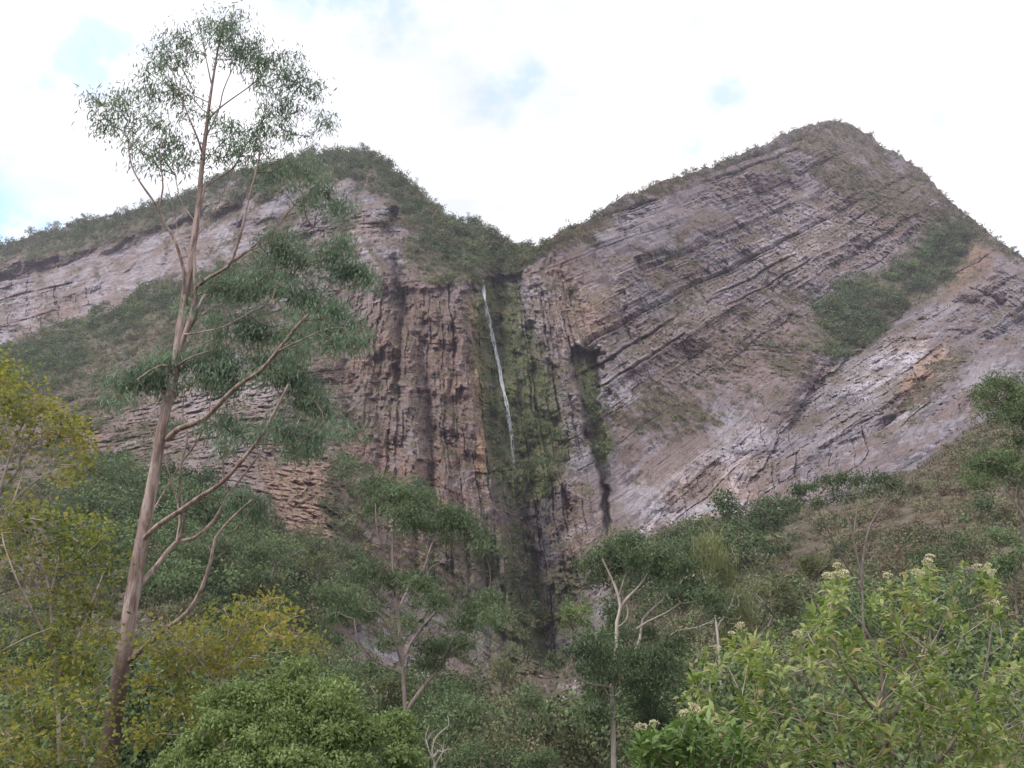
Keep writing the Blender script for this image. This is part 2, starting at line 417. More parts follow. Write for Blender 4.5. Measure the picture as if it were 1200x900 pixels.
# upper right mountain: a buttress step left of a brush filled rake
d, t, s = path_d(WU, WV, [(690, 255), (716, 330), (745, 400)]); F += 5 * np.exp(-(d / 7) ** 2)
d, t, s = path_d(WU, WV, [(1165, 268), (1100, 325), (1030, 385), (975, 440), (940, 480)])
F += 15 * np.exp(-(d / 24) ** 2)
d, t, s = path_d(WU, WV, [(1170, 296), (1110, 345), (1048, 398), (985, 450)]); F -= 12 * np.exp(-(d / 15) ** 2)
d, t, s = path_d(WU, WV, [(1180, 350), (1100, 430), (1040, 500)]); F += 9 * np.exp(-(d / 10) ** 2)
d, t, s = path_d(WU, WV, [(960, 205), (1000, 280), (1015, 310)]); F += 8 * np.exp(-(d / 14) ** 2)
d, t, s = path_d(WU, WV, [(1150, 260), (1190, 360), (1210, 440)]); F -= 8 * np.exp(-(d / 26) ** 2)
# left mountain: buttresses and rifts
for pts, a, w in [([(458, 250), (468, 330), (474, 410), (462, 470)], 14, 7), ([(502, 380), (503, 470), (506, 560)], 9, 10), ([(420, 215), (430, 260), (455, 300), (520, 300)], 8, 14),
                  ([(440, 420), (446, 520), (440, 620)], 7, 9), ([(395, 330), (400, 420), (410, 520)], 6, 9), ([(352, 240), (366, 300), (372, 360)], 6, 8),
                  ([(560, 640), (575, 700), (600, 780)], 8, 7), ([(536, 400), (540, 470)], 4, 5), ([(480, 600), (487, 680), (492, 750)], 6, 9)]:
    d, t, s = path_d(WU, WV, pts); F += a * np.exp(-(d / w) ** 2)
for pts, a, w in [([(430, 250), (440, 320), (445, 400)], -10, 15), ([(480, 420), (484, 520), (480, 600)], -7, 12), ([(540, 330), (548, 420), (552, 520)], -7, 12), ([(524, 560), (540, 660)], -6, 14),
                  ([(255, 450), (270, 520)], -10, 26), ([(640, 560), (680, 580), (690, 660)], -8, 22)]:
    d, t, s = path_d(WU, WV, pts); F += a * np.exp(-(d / w) ** 2)
# left cliff band: steep face above a bench
bandtop = np.interp(U, [-900, 0, 100, 200, 300, 340], [420, 322, 300, 270, 232, 225]); bandbot = np.interp(U, [-900, 0, 60, 130, 215, 300, 340], [560, 400, 380, 348, 315, 275, 262])
lm = 1 - sst(U, 300, 360)
F += lm * 9 * sst(WV, bandtop - 10, bandtop + 4) * (1 - sst(WV, bandbot - 16, bandbot + 30))
for (x, y, r, a) in [(150, 320, 16, 9), (62, 352, 12, 9), (235, 285, 12, 9), (110, 330, 7, -6), (190, 300, 8, -6), (280, 262, 9, 8), (20, 362, 10, 8)]:
    F += lm * a * np.exp(-((WU - x) / r) ** 2 - ((WV - y) / (r * 2.2)) ** 2)
# rubble and blocks on lower left
X0 = P(U, V, D)
brush = np.clip(brush + ((.9 + .8 * (1 - sst(V, 330, 420)) * (1 - sst(U, 600, 660))) * fbm(X0 / 20, 33, 5, .65) - .08) * sst(brush, .02, .3) * (1 - .7 * sst(V, 640, 760)), 0, 1)
F += 6.5 * fbm(X0 / 55, 40, 3) + 3.2 * (1 - 2 * np.abs(fbm(X0 / 26, 44, 3))) * (1 - .5 * brush)
vertical = sst(WU, 370, 430) * (1 - sst(WU, 650, 720)) * sst(WV, 300, 350)
X1 = X0.copy(); X1[..., 2] *= .22; X1[..., 1] *= .5
F += vertical * 7.0 * (1 - 2 * np.abs(fbm(X1 / 11, 50, 4, .6)))
F += vertical * 2.8 * (1 - 2 * np.abs(fbm(X1 / 3.2, 54, 2)))

# --- beds and joints
x, y, z = X0[..., 0], X0[..., 1], X0[..., 2]
wx = fbm(X0 / 30, 60, 3); wz = fbm(X0 / 30, 64, 3); w2 = vn(X0 / 5, 66)
def frame_of(u, v, slope):
    """a bedding plane: holds the sight line to (u, v) and rises to the right by slope degrees there"""
    d = view_dir(u, v); r = np.array([1.0, 0, 0]); up = np.cross(r, d); up /= np.linalg.norm(up); r = np.cross(d, up)
    a = rad(slope)
    along = r * math.cos(a) + up * math.sin(a); nrm = np.cross(along, d); nrm = nrm / np.linalg.norm(nrm)
    if nrm[2] < 0: nrm = -nrm
    return nrm, along
W3 = np.stack([wx, fbm(X0 / 30, 68, 3), wz], -1) * 2.2 + .3 * w2[..., None]
Xw = X0 + W3
side = poly_sd(WU, WV, [(1175, 268), (1105, 322), (1030, 385), (950, 455), (880, 560), (860, 620), (2200, 620), (2200, 200)])
bed = np.zeros(U.shape); jnt = np.zeros(U.shape)
for (cu, cv, slope, sel) in [(140, 320, 13, WU < 345), (470, 450, 4, (WU >= 345) & (WU < 620)), (850, 330, 29, (WU >= 620) & (side >= 0)), (1080, 430, 38, (WU >= 620) & (side < 0))]:
    nrm, along = frame_of(cu, cv, slope)
    bed = np.where(sel, Xw @ nrm + cu, bed); jnt = np.where(sel, Xw @ along + cu, jnt)
rock = (1 - .8 * brush) * (1 - .45 * green)
strat = 1 - .93 * vertical
slab = sst(fbm(np.stack([bed / 22, jnt / 70], -1), 130, 3), -.06, .14) * (1 - vertical)
rock = rock * (1 - .82 * slab)
for S, A, asp, sd_ in [(40, 9, 2.0, 6), (17, 6, 2.4, 1), (7.2, 4.6, 1.9, 2), (3.1, 2.8, 1.7, 3), (1.5, 1.5, 1.9, 4), (.8, .8, 2.5, 5)]:
    Sv = S
    bi = bed / Sv + 31.7 * sd_
    i = np.floor(bi); fb = bi - i
    th = hsh(i, i * 0 + sd_)
    leftd = (WU < 345); ja = asp * Sv * (.6 + th) * np.where(leftd, .62, 1)
    ji = jnt / ja + th * 19.3
    k = np.floor(ji); fj = ji - k
    h1 = hsh(i, i * 0 + sd_ + 11); h2 = hsh(i, k, i * 0 + sd_ + 23); h3 = hsh(i, k, i * 0 + sd_ + 37); h4 = hsh(i, k, i * 0 + sd_ + 41)
    cov = sst(vn(X0 / (S * 6), 80 + sd_), -.55, .15)      # not everywhere equally broken
    blk = (.55 * h1 + .45 * h2 - .5) + (fb - .5) * (h3 - .35) * .9 + (fj - .5) * (h4 - .5) * 1.3
    crack = np.maximum(1 - fb / .16, 0) * (.2 + 1.5 * (sst(h1, .55, .9) if S > 10 else sst(h1, .76, .96))) + np.maximum(1 - fj / .10, 0) * .8 * h4
    A = A * (np.where(leftd, 1.25, 1) if S > 5 else np.where(leftd, .6, 1))
    F += A * (blk * (.35 + .65 * cov) + crack * cov) * rock * (strat if S > 1 else .4 + .6 * strat)
# columns on the vertical walls
for S, A, sd_ in [(9, 3.6, 6), (4.2, 3.0, 7), (1.7, 1.6, 8), (.8, .8, 9)]:
    ci = (x + 2 * wx + .5 * w2 + .10 * z) / S; i = np.floor(ci); f_ = ci - i
    hz_ = (z + wz * 9 + w2 * 1.5) / (S * 6.5) + hsh(i, i * 0 + sd_) * 9; k = np.floor(hz_)
    F += vertical * rock * A * ((hsh(i, k, i * 0 + sd_) - .5) * 1.2 + np.maximum(1 - f_ / .16, 0) * .6 + (f_ - .5) * (hsh(i, k, i * 0 + 99) - .5))
rub = np.maximum(M([(300, 540), (390, 535), (415, 600), (395, 645), (310, 625)], 8), .8 * M([(50, 470), (210, 495), (210, 545), (50, 550)], 10))
rub = np.maximum(rub, .9 * M([(-100, 430), (200, 430), (330, 400), (400, 520), (420, 780), (-100, 800)], 24) * (1 - .6 * brush))
rub = np.maximum(rub, .9 * M([(560, 780), (720, 780), (720, 840), (560, 840)], 8))
rub = np.maximum(rub, .7 * M([(960, 170), (1060, 230), (1160, 260), (960, 340), (1000, 280)], 20) * (1 - green))
rub = np.maximum(rub, .7 * M([(740, 400), (930, 330), (960, 440), (760, 480)], 20))
_rv = np.stack([X0[..., 0] / 7, X0[..., 1] / 9, X0[..., 2] / 3.4], -1)
F += rub * ((2.6 * np.abs(fbm(X0 / 3.4, 120, 3, .6)) - 1.0) * 1.8 + 5.5 * (np.abs(fbm(_rv, 125, 4, .6)) * 2 - .5) * (1 - sst(U, 560, 700)))
F += (1.1 * fbm(X0 / 1.9, 90, 3, .7) + 1.3 * (1 - 2 * np.abs(fbm(X0 / 6, 92, 3, .6)))) * rock + brush * (1.0 * fbm(X0 / 7, 94, 3) + .5 * fbm(X0 / 1.7, 97, 2))
fade = sst(1000 - V, 0, 60)
D = D + F * np.clip(D / 320, .25, 1.2) * fade * (np.clip(tr[:, None] * 25, .15, 1))
PT = P(U, V, D)
green = np.clip(green * (.85 + 1.5 * fbm(X0 / 13, 501, 4, .6)), 0, 1)

# slope of the finished surface: ledges hold grass
gu = np.gradient(PT, axis=1); gv = np.gradient(PT, axis=0)
N = np.cross(gv, gu); N /= (np.linalg.norm(N, axis=2, keepdims=True) + 1e-9)
N *= np.sign(-N[..., 1:2] + 1e-9)
nz = N[..., 2]
def blur(a, r):
    k = 2 * r + 1
    c = np.cumsum(np.pad(a, ((r + 1, r), (0, 0)), 'edge'), 0); a = (c[k:] - c[:-k]) / k
    c = np.cumsum(np.pad(a, ((0, 0), (r + 1, r)), 'edge'), 1); return (c[:, k:] - c[:, :-k]) / k
ledge = sst(blur(nz, 2) - blur(nz, 30), .06, .34)

# back of the ridge: falls away behind the skyline
back = []
for q, (dd, dz) in enumerate([(6, -1.5), (25, -8), (80, -40), (200, -130), (380, -260)]):
    r = PT[0].copy(); r[:, 1] += dd; r[:, 0] *= 1 + dd / 900.0
    r[:, 2] = np.maximum(r[:, 2] + dz, -6); back.append(r)
back = np.array(back[::-1])
G = np.concatenate([back, PT], 0)
nb = len(back)
def padb(a, v=None): return np.concatenate([np.repeat(a[:1], nb, 0), a], 0)
ATT = {'brush': padb(brush), 'green': padb(green), 'warm': padb(warm), 'pale': padb(pale), 'moss': padb(moss), 'wet_shade': padb(wet_shade), 'ledge': padb(ledge), 'rub': padb(rub), 'ochre': padb(ochre), 'bed': padb(bed), 'jnt': padb(jnt)}

def grid_faces(nr, nc, mask=None):
    i = np.arange(nr * nc).reshape(nr, nc)
    f = np.stack([i[:-1, :-1], i[1:, :-1], i[1:, 1:], i[:-1, 1:]], -1)
    return f

def surf(u, v):
    """finished mountain surface at a pixel: point, normal, indices"""
    c = np.clip(np.searchsorted(ucols, u), 0, len(ucols) - 1)
    vt = vtop[c]; r = np.clip(np.round((v - vt) / (1000 - vt) * (NR - 1)), 0, NR - 1).astype(int)
    return PT[r, c], N[r, c], (r, c)

# ---- rock material
def rock_material():
    k = NT('mountain_rock')
    p = k.pos()
    bedv = k.n('ShaderNodeCombineXYZ', {0: k.math('MULTIPLY', k.attr('jnt'), .16), 1: k.math('MULTIPLY', k.attr('ledge'), .3), 2: k.attr('bed')}).outputs[0]
    colv = k.pos(scale=(1.0, .6, .13))
    n1 = k.noise(p, .035, 5, .6); n2 = k.noise(p, .22, 6, .65, .4); n3 = k.noise(bedv, .55, 6, .65, .3); n4 = k.noise(colv, .45, 5, .7)
    n5 = k.noise(p, 1.1, 5, .7)
    c = k.mix(k.ramp(n3, .38, .60), (.12, .11, .125), (.285, .27, .29))
    c = k.mix(k.math('MULTIPLY', k.ramp(n1, .42, .62), .75), c, (.21, .175, .20))
    c = k.mix(k.math('MULTIPLY', k.ramp(n2, .52, .64), .8), c, (.40, .38, .42))
    pal = k.math('MULTIPLY', k.attr('pale'), k.ramp(k.math('ADD', n2, k.math('MULTIPLY', k.math('SUBTRACT', n3, .5), .6)), .38, .54))
    c = k.mix(pal, c, k.mix(k.ramp(n1, .4, .6), (.58, .56, .61), (.56, .46, .41)))
    wr = k.math('MULTIPLY', k.attr('warm'), k.ramp(n2, .28, .56))
    c = k.mix(wr, c, k.mix(k.ramp(n5, .35, .65), (.16, .10, .08), (.39, .25, .18)))
    # broad bands along the beds: bare slabs, tan grassy benches, purple grey beds
    bl = k.n('ShaderNodeCombineXYZ', {0: k.math('MULTIPLY', k.attr('jnt'), .22), 2: k.attr('bed')}).outputs[0]
    b1 = k.noise(bl, .075, 5, .6, .6); b2 = k.noise(bl, .19, 5, .62, .4)
    c = k.mix(k.math('MULTIPLY', k.ramp(b2, .55, .66), .65), c, (.15, .13, .17))
    c = k.mix(k.math('MULTIPLY', k.ramp(b1, .52, .60), .55), c, k.mix(n5, (.31, .285, .28), (.38, .355, .36)))
    tan = k.math('MULTIPLY', k.ramp(k.math('ADD', b2, k.math('MULTIPLY', n5, .35)), .60, .68), k.ramp(n1, .35, .6))
    c = k.mix(k.math('MULTIPLY', tan, .78), c, k.mix(n2, (.155, .12, .10), (.25, .195, .165)))
    c = k.mix(k.math('MULTIPLY', k.attr('rub'), k.ramp(n5, .42, .60)), c, (.27, .205, .17))
    c = k.mix(k.math('MULTIPLY', k.attr('ochre'), k.ramp(n4, .3, .5)), c, k.mix(n5, (.30, .19, .125), (.48, .34, .24)))
    # rust and mineral streaks running down the faces
    c = k.mix(k.math('MULTIPLY', k.ramp(n4, .60, .74), .55), c, (.22, .155, .14))
    c = k.mix(k.math('MULTIPLY', k.ramp(n4, .30, .42), -1.0) if False else k.math('MULTIPLY', k.ramp(k.noise(colv, .9, 5, .7), .62, .74), .6), c, (.07, .06, .07))
    wt_ = k.attr('wet_shade'); c = k.mix(k.math('MULTIPLY', wt_, k.ramp(n4, .3, .6)), c, (.085, .083, .09))  # dark colour: wet rock in the gully, painted shade in crevice and rifts
    mo = k.math('MULTIPLY', k.attr('moss'), k.ramp(k.noise(colv, .35, 6, .75), .30, .50))
    c = k.mix(mo, c, k.mix(k.ramp(n5, .3, .7), (.04, .075, .028), (.17, .20, .055)))
    c = k.mix(1.0, c, (.97, .94, .955), 'MULTIPLY')
    # grass on ledges
    lg = k.math('MULTIPLY', k.attr('ledge'), k.ramp(k.math('ADD', n2, k.math('MULTIPLY', n1, .5)), .55, .80))
    gcol = k.mix(k.ramp(k.noise(p, .5, 5, .7), .35, .65), (.085, .08, .048), (.165, .125, .085))
    c = k.mix(k.math('MULTIPLY', lg, .85), c, gcol)
    br = k.attr('brush'); bm = k.ramp(k.math('ADD', br, k.math('MULTIPLY', k.math('SUBTRACT', n2, .5), 2.2)), .38, .56)
    bcol = k.mix(k.ramp(k.noise(p, .3, 6, .7), .35, .65), (.065, .066, .042), (.165, .128, .098))
    gr = k.math('MULTIPLY', k.attr('green'), k.ramp(k.noise(p, .18, 5, .7), .3, .6))
    bcol = k.mix(gr, bcol, k.mix(n5, (.04, .06, .028), (.10, .125, .055)))
    c = k.mix(bm, c, bcol)
    jv = k.n('ShaderNodeCombineXYZ', {0: k.math('ADD', k.math('MULTIPLY', k.attr('jnt'), .30), k.math('MULTIPLY', n2, 1.2)), 1: k.math('MULTIPLY', n1, 3.0), 2: k.math('ADD', k.math('MULTIPLY', k.attr('bed'), .62), k.math('MULTIPLY', n2, 1.0))}).outputs[0]
    vor = k.n('ShaderNodeTexVoronoi', {'Vector': jv, 'Scale': 1.0}, feature='DISTANCE_TO_EDGE').outputs['Distance']
    vor2 = k.n('ShaderNodeTexVoronoi', {'Vector': jv, 'Scale': 2.6}, feature='DISTANCE_TO_EDGE').outputs['Distance']
    joints = k.math('ADD', k.math('MULTIPLY', k.ramp(vor, 0, .07), .7), k.math('MULTIPLY', k.ramp(vor2, 0, .09), .35))
    h0 = k.math('MULTIPLY', joints, k.math('SUBTRACT', 1.0, bm))
    h = k.math('ADD', k.math('ADD', k.math('MULTIPLY', n3, 1.3), h0), k.math('ADD', k.math('MULTIPLY', n5, .5), k.math('MULTIPLY', k.noise(p, 3.0, 3, .7), .3)))
    return k.finish(c, .92, h, .65, 1.2, .15)
ROCK = rock_material()

fc = grid_faces(G.shape[0], G.shape[1])
uc = (ucols[:-1] + ucols[1:]) / 2
vrow = np.concatenate([np.full(nb, 0.0), np.zeros(NR)])
Vp = padb(V)[:-1, :-1]
split = np.interp(Vp, [0, 290, 400, 500, 600, 700, 790, 1000], [618, 618, 600, 606, 628, 645, 655, 640])
leftm = uc[None] < split
for nm, msk in (('mountain_left', leftm), ('mountain_right', ~leftm)):
    f = fc[msk]
    used = np.unique(f); remap = np.full(G.shape[0] * G.shape[1], -1, np.int64); remap[used] = np.arange(len(used))
    ob = mesh_np(nm, G.reshape(-1, 3)[used], [remap[f]], ROCK, attrs={k: a.reshape(-1)[used] for k, a in ATT.items()})
    tag(ob, kind='structure')

# ---- ground round the camera and out to the horizon
def ground_z(x, y):
    x = np.atleast_1d(np.asarray(x, float)); y = np.atleast_1d(np.asarray(y, float))
    r = np.hypot(x, y)
    return -3.1 + 3.1 * np.exp(-(r / 11) ** 2) + .25 * vn(np.stack([x / 9, y / 9], -1), 7) * sst(r, 4, 20)
rr = np.concatenate([np.linspace(0, 80, 60), np.geomspace(90, 3500, 24)])
aa = np.linspace(0, 2 * math.pi, 97)[:-1]
gx = rr[:, None] * np.cos(aa); gy = rr[:, None] * np.sin(aa)
gz_ = ground_z(gx, gy) - 1.2 * sst(rr, 60, 120)[:, None]
gfac = np.array([[a * 96 + b, (a + 1) * 96 + b, (a + 1) * 96 + (b + 1) % 96, a * 96 + (b + 1) % 96] for a in range(len(rr) - 1) for b in range(96)])
k = NT('valley_soil'); p = k.pos()
ksoil = k.finish(k.mix(k.ramp(k.noise(p, .5, 6), .35, .65), (.05, .055, .028), (.12, .09, .06)), .95, k.noise(p, 2.5, 5), .8, .2)
tag(mesh_np('ground', np.stack([gx, gy, gz_], -1).reshape(-1, 3), [gfac], ksoil), kind='structure')

# ================================================================== plant materials
def leaf_material(name, cols, trans=.35, rough=.6, back=None):
    """cols: darker, middle, lighter leaf colours, chosen per leaf by the attribute v"""
    k = NT(name)
    v = k.attr('v')
    cr = k.n('ShaderNodeValToRGB', {'Fac': v})
    cr.color_ramp.elements[0].position = 0; cr.color_ramp.elements[0].color = (*cols[0], 1)
    cr.color_ramp.elements[1].position = 1; cr.color_ramp.elements[1].color = (*cols[-1], 1)
    for i, c in enumerate(cols[1:-1]):
        e = cr.color_ramp.elements.new((i + 1) / (len(cols) - 1)); e.color = (*c, 1)
    col = cr.outputs['Color']
    return k.finish(col, rough, spec=.3, trans=(k.mix(1.0, col, (1.05, 1.12, .8), 'MULTIPLY'), trans))

def bark_material(name, c0, c1, c2, sc=1.0, base=None):
    k = NT(name); p = k.pos(scale=(1, 1, .22)); q = k.pos()
    n1 = k.noise(p, 2.2 * sc, 5, .65, .5); n2 = k.noise(p, 7 * sc, 4, .7); n3 = k.noise(q, 1.0 * sc, 4, .6)
    c = k.mix(k.ramp(n1, .38, .62), c0, c1)
    c = k.mix(k.math('MULTIPLY', k.ramp(n2, .56, .68), .8), c, c2)
    if base is not None:      # rough dark stocking of old bark at the foot
        z = k.n('ShaderNodeSeparateXYZ', {0: q}).outputs[2]
        f = k.ramp(k.math('ADD', z, k.math('MULTIPLY', n1, -4.5)), base, base - 1.6)
        c = k.mix(f, c, k.mix(n2, (.05, .035, .03), (.13, .09, .075)))
    return k.finish(c, .85, k.math('ADD', n2, k.math('MULTIPLY', n3, .4)), .5, .03)

BK_EUC = bark_material('gum_bark', (.19, .135, .115), (.41, .325, .295), (.10, .065, .055), 2.4, base=1.3)
BK_TWIG = bark_material('twig_bark', (.15, .095, .07), (.22, .15, .115), (.10, .065, .05), 2.0)
BK_PALE = bark_material('pale_bark', (.36, .31, .27), (.48, .43, .39), (.20, .16, .14), 1.0)
BK_GREY = bark_material('grey_bark', (.16, .13, .115), (.24, .20, .175), (.09, .07, .06), 1.5)
BK_DRY = bark_material('dry_stem', (.30, .24, .20), (.40, .34, .29), (.20, .13, .10), 3.0)
LF_EUC = leaf_material('gum_leaf', [(.09, .125, .09), (.175, .245, .18), (.34, .44, .34)], .5, .4)
LF_EUC_TOP = leaf_material('gum_leaf_grey', [(.050, .062, .048), (.080, .105, .078), (.13, .165, .135)], .25, .5)
LF_DARK = leaf_material('dark_leaf', [(.036, .056, .028), (.085, .128, .058), (.19, .26, .12)], .3)
LF_GREEN = leaf_material('green_leaf', [(.07, .105, .033), (.17, .235, .075), (.35, .44, .18)], .4)
LF_YEL = leaf_material('yellow_leaf', [(.10, .13, .04), (.22, .245, .065), (.36, .335, .08), (.46, .30, .10)], .5)
LF_SHRUB = leaf_material('flower_shrub_leaf', [(.085, .125, .035), (.19, .265, .075), (.37, .44, .175), (.44, .33, .17)], .45)
LF_OLIVE = leaf_material('olive_leaf', [(.07, .08, .036), (.15, .17, .07), (.28, .30, .14)], .35)
LF_FLOW = leaf_material('cream_flower', [(.55, .50, .33), (.70, .66, .48)], .2)

LF_MID = leaf_material('mid_gum_leaf', [(.05, .075, .038), (.115, .165, .085), (.25, .33, .18)], .4, .45)
def hillside_material():
    k = NT('hillside_leaf'); v = k.attr('v'); t = k.attr('tone')
    g = k.mix(v, (.030, .052, .024), (.19, .26, .12))
    o = k.mix(v, (.06, .064, .034), (.28, .27, .16))
    d = k.mix(v, (.09, .068, .05), (.31, .235, .17))
    c = k.mix(k.ramp(t, .15, .5), g, o); c = k.mix(k.ramp(t, .55, .9), c, d)
    return k.finish(c, .8, trans=(c, .2), spec=.1)
LF_HILL = hillside_material()

# ================================================================== plant geometry
RNG = np.random.default_rng(11)
def unit(a): return a / (np.linalg.norm(a, axis=-1, keepdims=True) + 1e-9)

def leaf_mesh(pos, dirs, L, W, rng, nrm=None):
    """one pointed four-cornered leaf per position: verts (n*4,3), faces (n,4)"""
    n = len(pos)
    dirs = unit(dirs); s = unit(np.cross(dirs, rng.normal(size=(n, 3)) if nrm is None else unit(nrm) + .45 * rng.normal(size=(n, 3))))
    L = np.broadcast_to(L, (n,))[:, None]; W = np.broadcast_to(W, (n,))[:, None]
    nn = np.cross(dirs, s) * L * .08
    mid = pos + dirs * L * .45 + nn
    v = np.stack([pos, mid + s * W / 2, pos + dirs * L, mid - s * W / 2], 1).reshape(-1, 3)
    return v, np.arange(n * 4).reshape(n, 4)

def catmull(pts, step):
    pts = np.asarray(pts, float)
    if len(pts) == 2: pts = np.array([pts[0], (pts[0] + pts[1]) / 2, pts[1]])
    q = np.vstack([2 * pts[0] - pts[1], pts, 2 * pts[-1] - pts[-2]])
    out = []
    for i in range(len(pts) - 1):
        p0, p1, p2, p3 = q[i:i + 4]
        n = max(2, int(np.linalg.norm((p2 - p1)[:3]) / step))
        t = np.linspace(0, 1, n, endpoint=False)[:, None]
        out.append(.5 * (2 * p1 + (p2 - p0) * t + (2 * p0 - 5 * p1 + 4 * p2 - p3) * t ** 2 + (3 * p1 - p0 - 3 * p2 + p3) * t ** 3))
    out.append(pts[-1:]); return np.concatenate(out)

def tube(pts, radii, sides=9, rough=.06, seed=0):
    """continuous tapered tube along pts"""
    pts = np.asarray(pts); n = len(pts)
    T = unit(np.gradient(pts, axis=0))
    ref = np.array([0.02, 1.0, .03]); A = unit(np.cross(T, ref)); B = np.cross(T, A)
    a = np.linspace(0, 2 * math.pi, sides, endpoint=False)
    ring = A[:, None] * np.cos(a)[None, :, None] + B[:, None] * np.sin(a)[None, :, None]
    r = np.asarray(radii)[:, None] * (1 + rough * vn(np.stack([np.repeat(np.arange(n)[:, None] * .7, sides, 1), np.repeat(a[None], n, 0) * 1.3], -1), seed))
    V = (pts[:, None] + ring * r[..., None]).reshape(-1, 3)
    i = np.arange(n * sides).reshape(n, sides); j = np.roll(i, -1, 1)
    F = np.stack([i[:-1], j[:-1], j[1:], i[1:]], -1).reshape(-1, 4)
    return V, F

def prisms(a, b, ra, rb, sides=4):
    n = len(a)
    if n == 0: return np.zeros((0, 3)), np.zeros((0, 4), int)
    T = unit(b - a); A = unit(np.cross(T, np.array([.03, 1, .05]))); B = np.cross(T, A)
    ang = np.linspace(0, 2 * math.pi, sides, endpoint=False)
    ring = A[:, None] * np.cos(ang)[None, :, None] + B[:, None] * np.sin(ang)[None, :, None]
    V = np.stack([a[:, None] + ring * ra[:, None, None], b[:, None] + ring * rb[:, None, None]], 1).reshape(-1, 3)
    base = np.arange(n)[:, None] * 2 * sides; k = np.arange(sides); k2 = (k + 1) % sides
    F = np.stack([base + k, base + k2, base + sides + k2, base + sides + k], -1).reshape(-1, 4)
    return V, F

class Bag:
    def __init__(s): s.V = []; s.F = []; s.A = {}; s.n = 0
    def add(s, V, F, **att):
        if len(V) == 0: return
        s.V.append(V); s.F.append(F + s.n); s.n += len(V)
        for k, a in att.items(): s.A.setdefault(k, []).append(np.broadcast_to(a, (len(V),)) if np.ndim(a) < 1 or len(a) != len(V) else a)
    def build(s, name, mat, parent=None, smooth=False):
        off = np.array(parent.location) if parent is not None else 0
        return mesh_np(name, np.concatenate(s.V) - off, s.F_list(), mat, parent, {k: np.concatenate(a) for k, a in s.A.items()}, smooth)
    def F_list(s):
        by = {}
        for f in s.F: by.setdefault(f.shape[1], []).append(f)
        return [np.concatenate(x) for x in by.values()]

def to_ground(p):
    return np.array([p[0], p[1], float(ground_z(p[0], p[1])[0]) - .25])

def traced(limbs, D0):
    """limbs: list of (points [(u, v, depth offset)], width px at start, width px at end) -> list of (pts, radii)"""
    out = []
    for pts, w0, w1, *rest in limbs:
        a = np.array([(p[0], p[1], (p[2] if len(p) > 2 else 0)) for p in pts], float)
        X = P(a[:, 0], a[:, 1], D0 + a[:, 2])
        c = catmull(X, .25 * D0 / 20)
        if rest and rest[0] == 'ground':
            g = to_ground(c[0] + (c[0] - c[1]) * 1.0)
            c = np.vstack([np.linspace(g, c[0], 8)[:-1], c])
        w = np.linspace(0, 1, len(c)); w = w0 + (w1 - w0) * w ** .9
        out.append((c, w / 2 * D0 / FOC))
    return out

def grow(skel, tufts, rng, r0, up=.5, jit=.08, seglen=.5):
    """join every tuft to the nearest lower node, thickening by how many tufts a twig carries"""
    nodes = [s for s in skel]; N0 = len(nodes)
    cap = N0 + len(tufts) * 5
    X = np.zeros((cap, 3)); X[:N0] = skel; n = N0
    par = np.full(cap, -1); cnt = np.zeros(cap); ends = np.zeros(len(tufts), int)
    d0 = np.array([np.min(np.linalg.norm(skel - t, axis=1)) for t in tufts])
    for ti in np.argsort(d0):
        t = tufts[ti]; dv = X[:n] - t
        c = np.linalg.norm(dv, axis=1) + up * np.maximum(dv[:, 2] + .1, 0) * 2
        j = int(np.argmin(c)); a = X[j]; L = np.linalg.norm(t - a); k = int(min(4, max(1, round(L / seglen))))
        prev = j; bow = rng.normal(size=3) * L * jit; bow[2] -= L * jit * .6
        for q in range(1, k + 1):
            f = q / (k + 0.0)
            X[n] = a + (t - a) * f + bow * math.sin(math.pi * f * .999) * (1 if q < k else 0)
            par[n] = prev; prev = n; n += 1
        ends[ti] = prev
    for e in ends:
        q = e
        while q >= N0: cnt[q] += 1; q = par[q]
    i = np.arange(N0, n)
    r = np.minimum(r0 * np.sqrt(cnt[i]), r0 * 4.5); pr = par[i]
    rp = np.where(pr >= N0, np.minimum(r0 * np.sqrt(np.maximum(cnt[pr], 1)), r0 * 4.5), r * 1.15)
    return X[pr], X[i], np.minimum(rp, r * 1.4), r

def cluster_points(clusters, D0, rng, dens, depth=1.0, hard=False):
    """clusters: (u, v, ru, rv[, depth offset[, weight]]) ellipses on the photo, each filled in depth too"""
    pts = []; cid = []
    for ci, c in enumerate(clusters):
        u, v, ru, rv = c[:4]; dd = c[4] if len(c) > 4 else rng.normal() * .04 * D0 * depth; w = c[5] if len(c) > 5 else 1
        n = max(3, int(ru * rv * dens * w / 100))
        q = rng.normal(size=(n, 3)); q = q / np.linalg.norm(q, axis=1, keepdims=True) * (rng.random((n, 1)) ** .5 if hard else np.abs(rng.normal(size=(n, 1))) ** .8 * .78)
        rd = math.sqrt(ru * rv) * D0 / FOC * 1.1 * depth
        pts.append(P(u + q[:, 0] * ru, v + q[:, 1] * rv, D0 + dd + q[:, 2] * rd)); cid += [ci] * n
    return np.concatenate(pts), np.array(cid)
def satellites(cl, rng, n=2, w=.4):
    out = list(cl)
    for c in cl:
        for _ in range(n):
            a = rng.random() * 6.283; q = rng.uniform(.8, 1.35)
            out.append((c[0] + math.cos(a) * c[2] * q, c[1] + math.sin(a) * c[3] * q, c[2] * rng.uniform(.35, .7), c[3] * rng.uniform(.4, .75), (c[4] if len(c) > 4 else 0) + rng.normal() * .6, w * (c[5] if len(c) > 5 else 1)))
    return out

